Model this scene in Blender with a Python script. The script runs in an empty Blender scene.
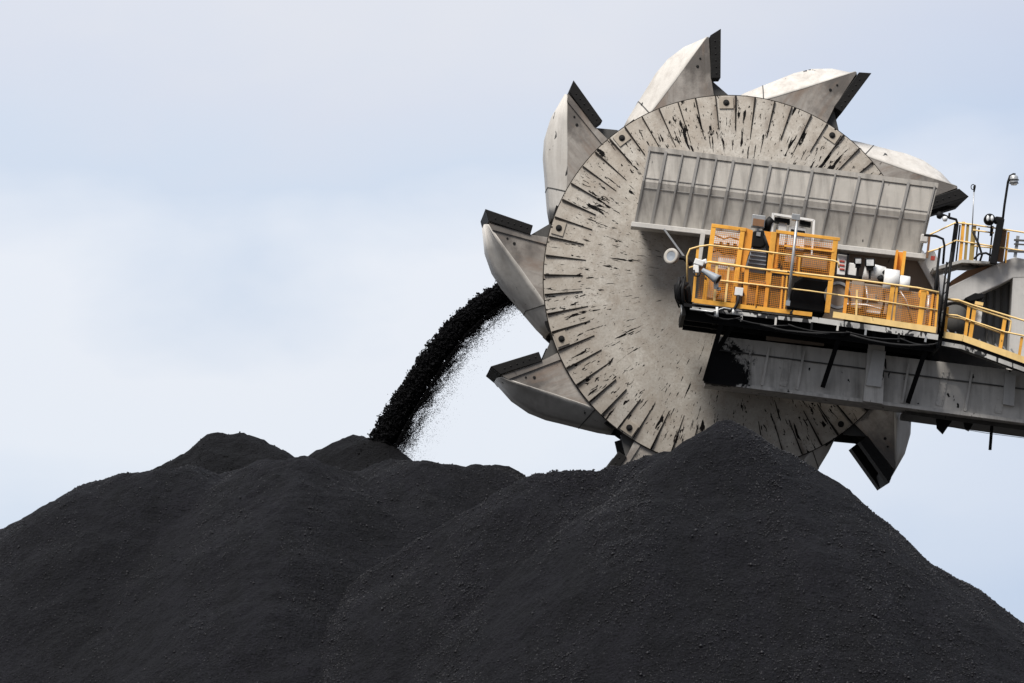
import bpy, bmesh, math, random
import numpy as np
from mathutils import Vector, Matrix, noise as mnoise

random.seed(7)
rng = np.random.default_rng(11)
scene = bpy.context.scene
COL = scene.collection
R = math.radians

# ------------------------------------------------------------------ camera
CAM = Vector((0.0, -110.0, 1.8))
PITCH = R(6.7)
LENS = 175.0
FPX = 1024 * LENS / 36.0
FW = Vector((0, math.cos(PITCH), math.sin(PITCH)))
UP = Vector((0, -math.sin(PITCH), math.cos(PITCH)))
M = 1 / 44.94                                   # metres per pixel at the wheel


def at(px, py, Y=0.0):
    """the world point seen at a photo pixel, in the plane at depth Y"""
    d = FW + Vector((1, 0, 0)) * ((px - 512) / FPX) + UP * ((341.5 - py) / FPX)
    return CAM + d * ((Y - CAM.y) / d.y)


cam_d = bpy.data.cameras.new('camera')
cam = bpy.data.objects.new('camera', cam_d)
COL.objects.link(cam)
cam.location = CAM
cam.rotation_euler = (math.pi / 2 + PITCH, 0, 0)
cam_d.lens = LENS
cam_d.sensor_width = 36
cam_d.clip_start = 0.5
cam_d.clip_end = 12000
scene.camera = cam

# boom axes
BA = R(7.6)
U = Vector((math.cos(BA), 0, -math.sin(BA)))
V = Vector((math.sin(BA), 0, math.cos(BA)))
N = Vector((0, -1, 0))


# ------------------------------------------------------------------ materials
def nodes_of(name):
    m = bpy.data.materials.new(name)
    m.use_nodes = True
    nt = m.node_tree
    nt.nodes.clear()
    out = nt.nodes.new('ShaderNodeOutputMaterial')
    b = nt.nodes.new('ShaderNodeBsdfPrincipled')
    nt.links.new(b.outputs[0], out.inputs[0])
    return m, nt, b


def nd(nt, typ, **kw):
    n = nt.nodes.new(typ)
    for k, v in kw.items():
        setattr(n, k, v)
    return n


def lk(nt, a, b):
    nt.links.new(a, b)


def math_n(nt, op, a, b=None, c=None, clamp=False):
    n = nd(nt, 'ShaderNodeMath', operation=op, use_clamp=clamp)
    for i, v in enumerate((a, b, c)):
        if v is None:
            continue
        if isinstance(v, (int, float)):
            n.inputs[i].default_value = v
        else:
            lk(nt, v, n.inputs[i])
    return n.outputs[0]


def ramp(nt, fac, stops):
    n = nd(nt, 'ShaderNodeValToRGB')
    cr = n.color_ramp
    cr.elements[0].position, cr.elements[0].color = stops[0][0], (*stops[0][1], 1)
    cr.elements[1].position, cr.elements[1].color = stops[-1][0], (*stops[-1][1], 1)
    for p, c in stops[1:-1]:
        e = cr.elements.new(p)
        e.color = (*c, 1)
    lk(nt, fac, n.inputs[0])
    return n.outputs[0]


def mixc(nt, fac, a, b, mode='MIX'):
    n = nd(nt, 'ShaderNodeMix', data_type='RGBA', blend_type=mode)
    for sock, v in ((n.inputs[0], fac), (n.inputs[6], a), (n.inputs[7], b)):
        if isinstance(v, (int, float)):
            sock.default_value = v
        elif isinstance(v, tuple):
            sock.default_value = (*v, 1)
        else:
            lk(nt, v, sock)
    return n.outputs[2]


def noise(nt, vec, scale, detail=4, rough=.55, dist=0.0):
    n = nd(nt, 'ShaderNodeTexNoise')
    n.inputs['Scale'].default_value = scale
    n.inputs['Detail'].default_value = detail
    n.inputs['Roughness'].default_value = rough
    n.inputs['Distortion'].default_value = dist
    if vec is not None:
        lk(nt, vec, n.inputs['Vector'])
    return n.outputs['Fac']


def scaled(nt, vec, s):
    n = nd(nt, 'ShaderNodeMapping')
    n.inputs['Scale'].default_value = s
    lk(nt, vec, n.inputs['Vector'])
    return n.outputs[0]


def paint(name, col, dirt=(.03, .028, .026), amount=.5, rough=.6, metal=0.0, speck=.0, streak=.5, bump=.15, rust=None, soot=None, spec=.35):
    """weathered painted steel: blotches, run-down streaks, coal specks"""
    m, nt, b = nodes_of(name)
    geo = nd(nt, 'ShaderNodeNewGeometry')
    pos = geo.outputs['Position']
    big = noise(nt, pos, 1.3, 5, .6)
    fine = noise(nt, pos, 9.0, 5, .65)
    run = noise(nt, scaled(nt, pos, (5.5, 5.5, .45)), 1.0, 5, .6)
    v = ramp(nt, big, [(.3, tuple(c * .80 for c in col)), (.68, tuple(min(1, c * 1.12) for c in col))])
    f = math_n(nt, 'MULTIPLY', math_n(nt, 'SUBTRACT', fine, .5), .9)
    v = mixc(nt, math_n(nt, 'ADD', f, .35, clamp=True), v, tuple(c * .72 for c in col))
    if rust:
        rf = ramp(nt, noise(nt, pos, 3.1, 6, .7, .6), [(.52, (0, 0, 0)), (.72, (1, 1, 1))])
        v = mixc(nt, math_n(nt, 'MULTIPLY', rf, .6), v, rust)
    df = ramp(nt, math_n(nt, 'ADD', math_n(nt, 'MULTIPLY', run, streak), math_n(nt, 'MULTIPLY', big, 1 - streak)),
              [(.46, (0, 0, 0)), (.70, (1, 1, 1))])
    v = mixc(nt, math_n(nt, 'MULTIPLY', df, amount), v, dirt)
    if speck > 0:
        sf = ramp(nt, noise(nt, scaled(nt, pos, (1, 1, .45)), 4.6, 3, .55, .4), [(.70 - .06 * speck, (0, 0, 0)), (.72 - .06 * speck, (1, 1, 1))])
        v = mixc(nt, sf, v, (.012, .012, .013))
    b.inputs['Specular IOR Level'].default_value = spec
    if soot:
        dn = nd(nt, 'ShaderNodeVectorMath', operation='DISTANCE')
        lk(nt, pos, dn.inputs[0])
        dn.inputs[1].default_value = soot[0]
        e = math_n(nt, 'ADD', math_n(nt, 'DIVIDE', dn.outputs['Value'], soot[1]), math_n(nt, 'MULTIPLY', math_n(nt, 'SUBTRACT', noise(nt, pos, 3.2, 8, .72), .5), 1.9))
        v = mixc(nt, ramp(nt, e, [(.55, (1, 1, 1)), (.68, (0, 0, 0))]), v, (.005, .005, .0055))
    lk(nt, v, b.inputs['Base Color'])
    b.inputs['Roughness'].default_value = rough
    b.inputs['Metallic'].default_value = metal
    bp = nd(nt, 'ShaderNodeBump')
    bp.inputs['Strength'].default_value = bump
    bp.inputs['Distance'].default_value = .02
    lk(nt, fine, bp.inputs['Height'])
    lk(nt, bp.outputs[0], b.inputs['Normal'])
    return m


def disc_material():
    """dished wheel face: beige paint, plate-to-plate tone, radial coal splashes"""
    m, nt, b = nodes_of('wheel_face')
    tc = nd(nt, 'ShaderNodeTexCoord')
    sep = nd(nt, 'ShaderNodeSeparateXYZ')
    lk(nt, tc.outputs['Object'], sep.inputs[0])
    x, y, z = sep.outputs
    ang = math_n(nt, 'ARCTAN2', z, x)
    rad = math_n(nt, 'SQRT', math_n(nt, 'ADD', math_n(nt, 'MULTIPLY', x, x), math_n(nt, 'MULTIPLY', z, z)))
    rr = math_n(nt, 'DIVIDE', rad, 188 * M)
    obj = tc.outputs['Object']
    # polar coordinate (arc length, radius), on a cylinder so there is no seam
    def polar(ka, kr):
        comb = nd(nt, 'ShaderNodeCombineXYZ')
        lk(nt, math_n(nt, 'MULTIPLY', math_n(nt, 'COSINE', ang), ka), comb.inputs[0])
        lk(nt, math_n(nt, 'MULTIPLY', math_n(nt, 'SINE', ang), ka), comb.inputs[1])
        lk(nt, math_n(nt, 'MULTIPLY', rad, kr), comb.inputs[2])
        return comb.outputs[0]
    big = noise(nt, obj, .8, 5, .6)
    med = noise(nt, obj, 3.4, 6, .68, .4)
    fine = noise(nt, obj, 22, 5, .75)
    v = ramp(nt, big, [(.32, (.40, .375, .34)), (.52, (.51, .48, .435)), (.7, (.59, .56, .51))])
    v = mixc(nt, ramp(nt, med, [(.42, (0, 0, 0)), (.68, (.75, .75, .75))]), v, (.33, .285, .24))
    v = mixc(nt, math_n(nt, 'MULTIPLY', ramp(nt, fine, [(.36, (1, 1, 1)), (.62, (0, 0, 0))]), .42), v, (.22, .195, .165))
    # each plate of the outer band has its own tone
    cell = math_n(nt, 'FLOOR', math_n(nt, 'DIVIDE', math_n(nt, 'ADD', math_n(nt, 'SUBTRACT', ang, R(94.4)), 20 * math.pi), R(6)))
    wn = nd(nt, 'ShaderNodeTexWhiteNoise', noise_dimensions='1D')
    lk(nt, cell, wn.inputs['W'])
    outer = ramp(nt, rr, [(.70, (0, 0, 0)), (.82, (1, 1, 1))])
    pf = math_n(nt, 'MULTIPLY', math_n(nt, 'MULTIPLY', wn.outputs['Value'], outer), .42)
    v = mixc(nt, pf, v, (.32, .275, .225))
    # brown stains near the rim, one side of every plate
    saw = math_n(nt, 'FRACT', math_n(nt, 'DIVIDE', math_n(nt, 'ADD', math_n(nt, 'SUBTRACT', ang, R(94.4)), 20 * math.pi), R(6)))
    sst = math_n(nt, 'MULTIPLY', ramp(nt, saw, [(0.0, (.9, .9, .9)), (.45, (0, 0, 0))]),
                 ramp(nt, noise(nt, polar(14, 1.6), 1.0, 4, .6), [(.42, (0, 0, 0)), (.62, (1, 1, 1))]))
    rim = ramp(nt, rr, [(.74, (0, 0, 0)), (.93, (1, 1, 1))])
    v = mixc(nt, math_n(nt, 'MULTIPLY', math_n(nt, 'MULTIPLY', sst, rim), .9), v, (.13, .10, .082))
    # grey-brown dusting toward the hub
    hubf = math_n(nt, 'MULTIPLY', ramp(nt, rr, [(.15, (1, 1, 1)), (.80, (0, 0, 0))]), .50)
    v = mixc(nt, hubf, v, (.20, .18, .16))
    # coal splashes: streaks along the radius, then blobs
    amt = ramp(nt, rr, [(.40, (0, 0, 0)), (.62, (.45, .45, .45)), (.82, (1, 1, 1)), (1.0, (.55, .55, .55))])
    s1 = noise(nt, polar(30, 1.7), 1.0, 4, .62, .35)
    s2 = noise(nt, polar(52, 4.6), 1.0, 3, .6, .5)
    patch = noise(nt, obj, 1.15, 3, .5)
    th1 = math_n(nt, 'ADD', math_n(nt, 'ADD', s1, math_n(nt, 'MULTIPLY', amt, .085)), math_n(nt, 'MULTIPLY', math_n(nt, 'SUBTRACT', patch, .5), .12))
    th2 = math_n(nt, 'ADD', math_n(nt, 'ADD', s2, math_n(nt, 'MULTIPLY', amt, .07)), math_n(nt, 'MULTIPLY', math_n(nt, 'SUBTRACT', patch, .5), .22))
    b1 = ramp(nt, th1, [(.676, (0, 0, 0)), (.690, (1, 1, 1))])
    s3 = noise(nt, polar(70, 14), 1.0, 2, .5, .3)
    b3 = ramp(nt, math_n(nt, 'ADD', s3, math_n(nt, 'MULTIPLY', amt, .03)), [(.70, (0, 0, 0)), (.73, (.8, .8, .8))])
    b2 = ramp(nt, th2, [(.69, (0, 0, 0)), (.71, (1, 1, 1))])
    v = mixc(nt, math_n(nt, 'MAXIMUM', math_n(nt, 'MAXIMUM', b1, b2), b3), v, (.007, .0065, .0065))
    lk(nt, v, b.inputs['Base Color'])
    b.inputs['Roughness'].default_value = .85
    b.inputs['Specular IOR Level'].default_value = .06
    bp = nd(nt, 'ShaderNodeBump')
    bp.inputs['Strength'].default_value = .25
    bp.inputs['Distance'].default_value = .02
    lk(nt, med, bp.inputs['Height'])
    lk(nt, bp.outputs[0], b.inputs['Normal'])
    return m


def bucket_material():
    m, nt, b = nodes_of('bucket_steel')
    tc = nd(nt, 'ShaderNodeTexCoord')
    inf = nd(nt, 'ShaderNodeObjectInfo')
    off = nd(nt, 'ShaderNodeVectorMath', operation='ADD')
    lk(nt, tc.outputs['Object'], off.inputs[0])
    sc = nd(nt, 'ShaderNodeVectorMath', operation='SCALE')
    cmb = nd(nt, 'ShaderNodeCombineXYZ')
    for i in range(3):
        lk(nt, inf.outputs['Random'], cmb.inputs[i])
    lk(nt, cmb.outputs[0], sc.inputs[0])
    sc.inputs['Scale'].default_value = 37
    lk(nt, sc.outputs[0], off.inputs[1])
    p = off.outputs[0]
    big = noise(nt, p, 1.1, 4, .5, .3)
    fine = noise(nt, p, 14, 5, .7)
    scr = noise(nt, scaled(nt, p, (9, 9, 1.2)), 1.0, 5, .65)
    v = ramp(nt, big, [(.30, (.13, .113, .10)), (.45, (.28, .252, .225)), (.66, (.40, .37, .335))])
    v = mixc(nt, math_n(nt, 'MULTIPLY', ramp(nt, scr, [(.45, (0, 0, 0)), (.72, (1, 1, 1))]), .55), v, (.17, .14, .12))
    v = mixc(nt, math_n(nt, 'MULTIPLY', ramp(nt, fine, [(.35, (1, 1, 1)), (.6, (0, 0, 0))]), .22), v, (.15, .14, .135))
    sp = ramp(nt, noise(nt, p, 3.2, 5, .65, .5), [(.66, (0, 0, 0)), (.71, (1, 1, 1))])
    v = mixc(nt, math_n(nt, 'MULTIPLY', sp, .85), v, (.03, .028, .026))
    # coal dust, and painted-in crease shade, along the mouth and the tip
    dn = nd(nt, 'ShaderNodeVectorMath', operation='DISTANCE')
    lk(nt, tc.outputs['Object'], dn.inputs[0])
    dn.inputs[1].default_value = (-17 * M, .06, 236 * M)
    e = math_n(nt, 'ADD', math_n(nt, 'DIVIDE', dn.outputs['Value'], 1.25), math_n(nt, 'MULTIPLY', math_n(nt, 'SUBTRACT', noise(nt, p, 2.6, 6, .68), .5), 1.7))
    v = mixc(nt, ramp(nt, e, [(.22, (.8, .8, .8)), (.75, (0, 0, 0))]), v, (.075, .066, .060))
    e2 = ramp(nt, noise(nt, scaled(nt, p, (3.2, 3.2, .8)), 1.0, 5, .62, .4), [(.52, (0, 0, 0)), (.68, (.75, .75, .75))])
    v = mixc(nt, e2, v, (.21, .155, .12))
    lk(nt, v, b.inputs['Base Color'])
    b.inputs['Roughness'].default_value = .5
    b.inputs['Metallic'].default_value = .15
    bp = nd(nt, 'ShaderNodeBump')
    bp.inputs['Strength'].default_value = .2
    bp.inputs['Distance'].default_value = .02
    lk(nt, big, bp.inputs['Height'])
    lk(nt, bp.outputs[0], b.inputs['Normal'])
    return m


def coal_material(name, k=1.0):
    m, nt, b = nodes_of(name)
    geo = nd(nt, 'ShaderNodeNewGeometry')
    pos = geo.outputs['Position']
    big = noise(nt, pos, .22, 5, .6)
    mid = noise(nt, pos, 2.2, 6, .7)
    grain = noise(nt, pos, 26, 4, .75)
    lump = nd(nt, 'ShaderNodeTexVoronoi')
    lump.inputs['Scale'].default_value = 15
    lk(nt, pos, lump.inputs['Vector'])
    v = ramp(nt, math_n(nt, 'ADD', math_n(nt, 'MULTIPLY', big, .5), math_n(nt, 'MULTIPLY', mid, .5)),
             [(.36, (.0048 * k, .0048 * k, .0080 * k)), (.64, (.0130 * k, .0124 * k, .0182 * k))])
    slide = noise(nt, scaled(nt, pos, (1.6, .5, .22)), 1.0, 6, .66, .3)
    v = mixc(nt, ramp(nt, slide, [(.40, (.6, .6, .6)), (.56, (0, 0, 0))]), v, (.0042 * k, .0042 * k, .0060 * k))
    v = mixc(nt, math_n(nt, 'MULTIPLY', ramp(nt, grain, [(.44, (1, 1, 1)), (.54, (0, 0, 0))]), .85), v, (.0016 * k, .0022 * k, .003 * k))
    pale = ramp(nt, grain, [(.60, (0, 0, 0)), (.70, (1, 1, 1))])  # pale specks paint glints on the grains into the colour
    v = mixc(nt, math_n(nt, 'MULTIPLY', pale, .75), v, (.036 * k, .035 * k, .038 * k))
    lk(nt, v, b.inputs['Base Color'])
    b.inputs['Roughness'].default_value = .8
    b.inputs['Specular IOR Level'].default_value = .12
    h = math_n(nt, 'ADD', math_n(nt, 'MULTIPLY', grain, .6), math_n(nt, 'ADD', math_n(nt, 'MULTIPLY', lump.outputs['Distance'], .5), math_n(nt, 'MULTIPLY', mid, 1.2)))
    bp = nd(nt, 'ShaderNodeBump')
    bp.inputs['Strength'].default_value = 1.0
    bp.inputs['Distance'].default_value = .11
    lk(nt, h, bp.inputs['Height'])
    lk(nt, bp.outputs[0], b.inputs['Normal'])
    return m


def plain(name, col, rough=.5, metal=0.0, spec=.5):
    m, nt, b = nodes_of(name)
    geo = nd(nt, 'ShaderNodeNewGeometry')
    f = noise(nt, geo.outputs['Position'], 6, 4, .6)
    v = ramp(nt, f, [(.35, tuple(c * .72 for c in col)), (.65, tuple(min(1, c * 1.1) for c in col))])
    b.inputs['Specular IOR Level'].default_value = spec
    lk(nt, v, b.inputs['Base Color'])
    b.inputs['Roughness'].default_value = rough
    b.inputs['Metallic'].default_value = metal
    return m


MT = {
    'disc': disc_material(),
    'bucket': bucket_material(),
    'lip': paint('wear_steel', (.011, .0105, .0105), (.004, .004, .004), .5, .65, bump=.4, spec=.2),
    'rib': plain('caked_rib', (.02, .017, .015), .9, 0, .1),
    'panel': paint('shield_paint', (.44, .415, .38), (.13, .12, .11), .85, .6, speck=.15, streak=.65),
    'panel_rib': paint('shield_channel', (.27, .26, .25), (.08, .075, .07), .45, .6),
    'ledge': paint('ledge_paint', (.58, .56, .53), (.2, .19, .18), .4, .5),
    'grey': paint('boom_paint', (.68, .65, .61), (.09, .083, .075), .8, .7, speck=.8, spec=.15, soot=(at(719, 372, -1.95), 1.05)),
    'grey_light': paint('arm_paint', (.58, .565, .545), (.2, .195, .19), .4, .6),
    'grey_dark': paint('shade_paint', (.085, .083, .08), (.02, .02, .02), .6, .7, speck=.4),
    'brown': paint('gearbox_paint', (.23, .175, .135), (.08, .065, .05), .5, .6, speck=.1),
    'beige': paint('housing_paint', (.36, .29, .23), (.10, .07, .05), .4, .6, rust=(.20, .09, .04)),
    'yellow': paint('safety_yellow', (.90, .445, .068), (.10, .05, .02), .55, .5, speck=.7, streak=.35, rust=(.55, .22, .03)),
    'orange': paint('guard_orange', (.84, .35, .045), (.12, .05, .02), .55, .5, speck=.5, streak=.35, rust=(.5, .17, .02)),
    'yellow_pale': paint('rail_yellow', (.92, .64, .27), (.16, .09, .04), .5, .5, speck=.5, streak=.35),
    'olive': paint('tower_yellow', (.36, .25, .08), (.03, .02, .015), .9, .6, speck=1.0),
    'black': plain('black_steel', (.009, .009, .010), .7, 0, .12),
    'rubber': plain('cable_rubber', (.009, .009, .010), .6, 0, .2),
    'white': paint('white_paint', (.78, .78, .77), (.35, .33, .3), .3, .45),
    'motor': paint('motor_grey', (.28, .31, .35), (.08, .08, .08), .35, .5),
    'steel': paint('galvanised', (.42, .43, .44), (.12, .12, .12), .4, .4, .5),
    'glass': plain('lamp_glass', (.75, .77, .78), .12),
    'red': plain('red_plastic', (.45, .06, .04), .45),
    'coal': coal_material('coal', .72),
    'lump': plain('coal_lump', (.0088, .0086, .0112), .45, 0, .3),
    'coal_fresh': coal_material('fresh_coal', .36),
    'coal_fall': coal_material('falling_coal', .35),
    'rust': paint('rust_plate', (.24, .13, .07), (.05, .03, .02), .5, .8),
    'edge': paint('edge_paint', (.55, .54, .52), (.03, .03, .03), .95, .6, speck=2.4, streak=.2),
    'shell': paint('shell_paint', (.54, .515, .48), (.20, .175, .155), .6, .55, speck=.15),
    'pad': paint('pad_paint', (.42, .37, .31), (.1, .085, .07), .6, .7, spec=.1),
    'shadow_plate': paint('opening_shade_paint', (.20, .20, .20), (.05, .05, .05), .6, .7),
    'belt': plain('belt_rubber', (.02, .02, .02), .8),
    'dust': plain('ground_dust', (.05, .047, .044), .95),
}


# ------------------------------------------------------------------ mesh builder
class MB:
    def __init__(self):
        self.v, self.f, self.mi, self.sm = [], [], [], []
        self.cur, self.smooth = 0, False

    def add(self, vs, fs, smooth=None):
        o = len(self.v)
        self.v += [Vector(p) for p in vs]
        for f in fs:
            self.f.append([o + i for i in f])
            self.mi.append(self.cur)
            self.sm.append(self.smooth if smooth is None else smooth)
        return self

    def hexa(self, p):
        return self.add(p, [(0, 3, 2, 1), (4, 5, 6, 7), (0, 1, 5, 4), (1, 2, 6, 5), (2, 3, 7, 6), (3, 0, 4, 7)])

    def obox(self, c, a, b, n):
        """box about c with half-axis vectors a, b, n"""
        c = Vector(c)
        return self.hexa([c - a - b - n, c + a - b - n, c + a + b - n, c - a + b - n,
                          c - a - b + n, c + a - b + n, c + a + b + n, c - a + b + n])

    def box(self, px, py, w, h, Y, d, ang=None):
        """box by its photo centre and size in pixels; front face at Y, d metres deep"""
        c = at(px, py, Y) + Vector((0, d / 2, 0))
        u, v = (U, V) if ang is None else (Vector((math.cos(ang), 0, -math.sin(ang))), Vector((math.sin(ang), 0, math.cos(ang))))
        return self.obox(c, u * (w * M / 2), v * (h * M / 2), Vector((0, -d / 2, 0)))

    def prism(self, poly, Y, d):
        """outline in photo pixels at depth Y, d metres deep"""
        fr = [at(x, y, Y) for x, y in poly]
        bk = [p + Vector((0, d, 0)) for p in fr]
        n = len(fr)
        fs = [tuple(range(n)), tuple(range(2 * n - 1, n - 1, -1))]
        fs += [(i, n + i, n + (i + 1) % n, (i + 1) % n) for i in range(n)]
        return self.add(fr + bk, fs)

    def bar(self, p0, p1, w, h, side=None):
        p0, p1 = Vector(p0), Vector(p1)
        d = (p1 - p0).normalized()
        s = (side if side is not None else Vector((0, -1, 0)))
        s = (s - d * s.dot(d))
        if s.length < 1e-4:
            s = d.orthogonal()
        s.normalize()
        t = d.cross(s)
        return self.obox((p0 + p1) / 2, (p1 - p0) / 2, t * (w / 2), s * (h / 2))

    def tube(self, pts, r, n=8, caps=True):
        pts = [Vector(p) for p in pts]
        vs, fs = [], []
        prev = None
        for i, p in enumerate(pts):
            d = (pts[min(i + 1, len(pts) - 1)] - pts[max(i - 1, 0)]).normalized()
            s = prev - d * prev.dot(d) if prev is not None else d.orthogonal()
            if s.length < 1e-5:
                s = d.orthogonal()
            s.normalize()
            prev = s
            t = d.cross(s)
            rr = r[i] if isinstance(r, (list, tuple)) else r
            vs += [p + (s * math.cos(2 * math.pi * k / n) + t * math.sin(2 * math.pi * k / n)) * rr for k in range(n)]
        for i in range(len(pts) - 1):
            for k in range(n):
                a, b = i * n + k, i * n + (k + 1) % n
                fs.append((a, b, b + n, a + n))
        self.add(vs, fs, True)
        if caps:
            o = len(self.v) - len(vs)
            for base, rev in ((o, True), (o + (len(pts) - 1) * n, False)):
                f = [base + k for k in range(n)]
                self.f.append(f[::-1] if rev else f)
                self.mi.append(self.cur)
                self.sm.append(False)
        return self

    def ptube(self, pts, r, n=8):
        return self.tube([at(*p) for p in pts], r, n)

    def lathe(self, prof, c, axis, n=48, smooth=True):
        """profile (radius, along axis) turned about axis through c"""
        c, axis = Vector(c), Vector(axis).normalized()
        s = axis.orthogonal().normalized()
        t = axis.cross(s)
        vs, fs = [], []
        for r, h in prof:
            vs += [c + axis * h + (s * math.cos(2 * math.pi * k / n) + t * math.sin(2 * math.pi * k / n)) * r for k in range(n)]
        for i in range(len(prof) - 1):
            for k in range(n):
                a, b = i * n + k, i * n + (k + 1) % n
                fs.append((a, b, b + n, a + n))
        return self.add(vs, fs, smooth)

    def net(self, corners, step, w):
        """woven wire screen in the quadrilateral corners (tl, tr, br, bl)"""
        tl, tr, br, bl = [Vector(c) for c in corners]
        wd, ht = (tr - tl).length, (bl - tl).length
        P = lambda a, b: tl.lerp(tr, a).lerp(bl.lerp(br, a), b)
        for i in range(1, int(wd / step)):
            a = i * step / wd
            self.bar(P(a, 0), P(a, 1), w, w)
        off = Vector((0, -w * 1.05, 0))
        for j in range(1, int(ht / step)):
            b = j * step / ht
            self.bar(P(0, b) + off, P(1, b) + off, w, w)
        return self

    def build(self, name, mats, parent=None, bevel=0.0, solid=0.0, weld=False):
        me = bpy.data.meshes.new(name)
        base = Vector(parent['_base']) if parent is not None else Vector((0, 0, 0))
        if parent is None:
            lo = Vector((min(p.x for p in self.v), min(p.y for p in self.v), min(p.z for p in self.v)))
            hi = Vector((max(p.x for p in self.v), max(p.y for p in self.v), max(p.z for p in self.v)))
            base = Vector(((lo.x + hi.x) / 2, (lo.y + hi.y) / 2, lo.z))
        me.from_pydata([tuple(p - base) for p in self.v], [], self.f)
        if not isinstance(mats, (list, tuple)):
            mats = [mats]
        for mm in mats:
            me.materials.append(MT[mm] if isinstance(mm, str) else mm)
        me.polygons.foreach_set('material_index', self.mi)
        me.polygons.foreach_set('use_smooth', self.sm)
        me.update()
        bm = bmesh.new()
        bm.from_mesh(me)
        if weld:
            bmesh.ops.remove_doubles(bm, verts=bm.verts, dist=1e-5)
        bmesh.ops.recalc_face_normals(bm, faces=bm.faces)
        bm.to_mesh(me)
        bm.free()
        o = bpy.data.objects.new(name, me)
        COL.objects.link(o)
        o['_base'] = tuple(base)
        if parent is not None:
            o.parent = parent
        else:
            o.location = base
        if solid:
            md = o.modifiers.new('solid', 'SOLIDIFY')
            md.thickness = solid
            md.offset = 0
        if bevel:
            md = o.modifiers.new('bevel', 'BEVEL')
            md.width = bevel
            md.segments = 2
            md.limit_method = 'ANGLE'
            md.angle_limit = R(50)
        return o


def tag(o, label=None, cat=None, group=None, kind=None):
    if label:
        o['label'] = label
    if cat:
        o['category'] = cat
    if group:
        o['group'] = group
    if kind:
        o['kind'] = kind
    return o


def thing(name, base, label, cat, group=None):
    o = bpy.data.objects.new(name, None)
    o.empty_display_size = .2
    COL.objects.link(o)
    o.location = base
    o['_base'] = tuple(base)
    return tag(o, label, cat, group)


def P(f, *a, **k):
    """a one-shape builder"""
    m = MB()
    getattr(m, f)(*a, **k)
    return m


# ------------------------------------------------------------------ ground
g = MB()
g.add([(-4000, -3000, 0), (4000, -3000, 0), (4000, 5000, 0), (-4000, 5000, 0)], [(0, 1, 2, 3)])
tag(g.build('ground', 'dust'), kind='structure')

# ------------------------------------------------------------------ coal heaps
ICO_V = None


def ico():
    bm = bmesh.new()
    bmesh.ops.create_icosphere(bm, subdivisions=1, radius=1)
    v = np.array([x.co[:] for x in bm.verts])
    f = np.array([[q.index for q in p.verts] for p in bm.faces])
    bm.free()
    return v, f


ICO_V, ICO_F = ico()


OCT_V = np.array([(1, 0, 0), (-1, 0, 0), (0, 1, 0), (0, -1, 0), (0, 0, 1), (0, 0, -1)], float)
OCT_F = np.array([(0, 2, 4), (2, 1, 4), (1, 3, 4), (3, 0, 4), (2, 0, 5), (1, 2, 5), (3, 1, 5), (0, 3, 5)])


def lumps_mesh(name, pos, size, mat, base, parent=None, small=False):
    n = len(pos)
    ICO_V, ICO_F = (OCT_V, OCT_F) if small else (globals()['ICO_V'], globals()['ICO_F'])
    k = len(ICO_V)
    jit = 1 + rng.uniform(-.32, .32, (n, k, 1))
    st = rng.uniform(.65, 1.25, (n, 1, 3))
    v = ICO_V[None] * jit * st * size[:, None, None] + (pos - np.array(base))[:, None, :]
    f = (ICO_F[None] + (np.arange(n) * k)[:, None, None]).reshape(-1, 3)
    me = bpy.data.meshes.new(name)
    me.vertices.add(n * k)
    me.vertices.foreach_set('co', v.reshape(-1).astype(np.float32))
    me.loops.add(f.size)
    me.loops.foreach_set('vertex_index', f.reshape(-1).astype(np.int32))
    me.polygons.add(len(f))
    me.polygons.foreach_set('loop_start', (np.arange(len(f)) * 3).astype(np.int32))
    me.materials.append(MT[mat])
    me.update(calc_edges=True)
    o = bpy.data.objects.new(name, me)
    COL.objects.link(o)
    o['_base'] = tuple(base)
    if parent is not None:
        o.parent = parent
    else:
        o.location = base
    return o


SL = .742                                         # angle of repose about 36.6 degrees


def vnoise(x, y, s, seed):
    """cheap smooth value noise on arrays"""
    x = np.asarray(x) * s + seed * 17.3
    y = np.asarray(y) * s + seed * 9.1
    xi, yi = np.floor(x), np.floor(y)
    fx, fy = x - xi, y - yi
    fx, fy = fx * fx * (3 - 2 * fx), fy * fy * (3 - 2 * fy)
    h = lambda a, b: np.modf(np.abs(np.sin(a * 127.1 + b * 311.7 + seed * 3.7) * 43758.5453))[0]
    return (h(xi, yi) * (1 - fx) + h(xi + 1, yi) * fx) * (1 - fy) + (h(xi, yi + 1) * (1 - fx) + h(xi + 1, yi + 1) * fx) * fy - .5


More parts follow.
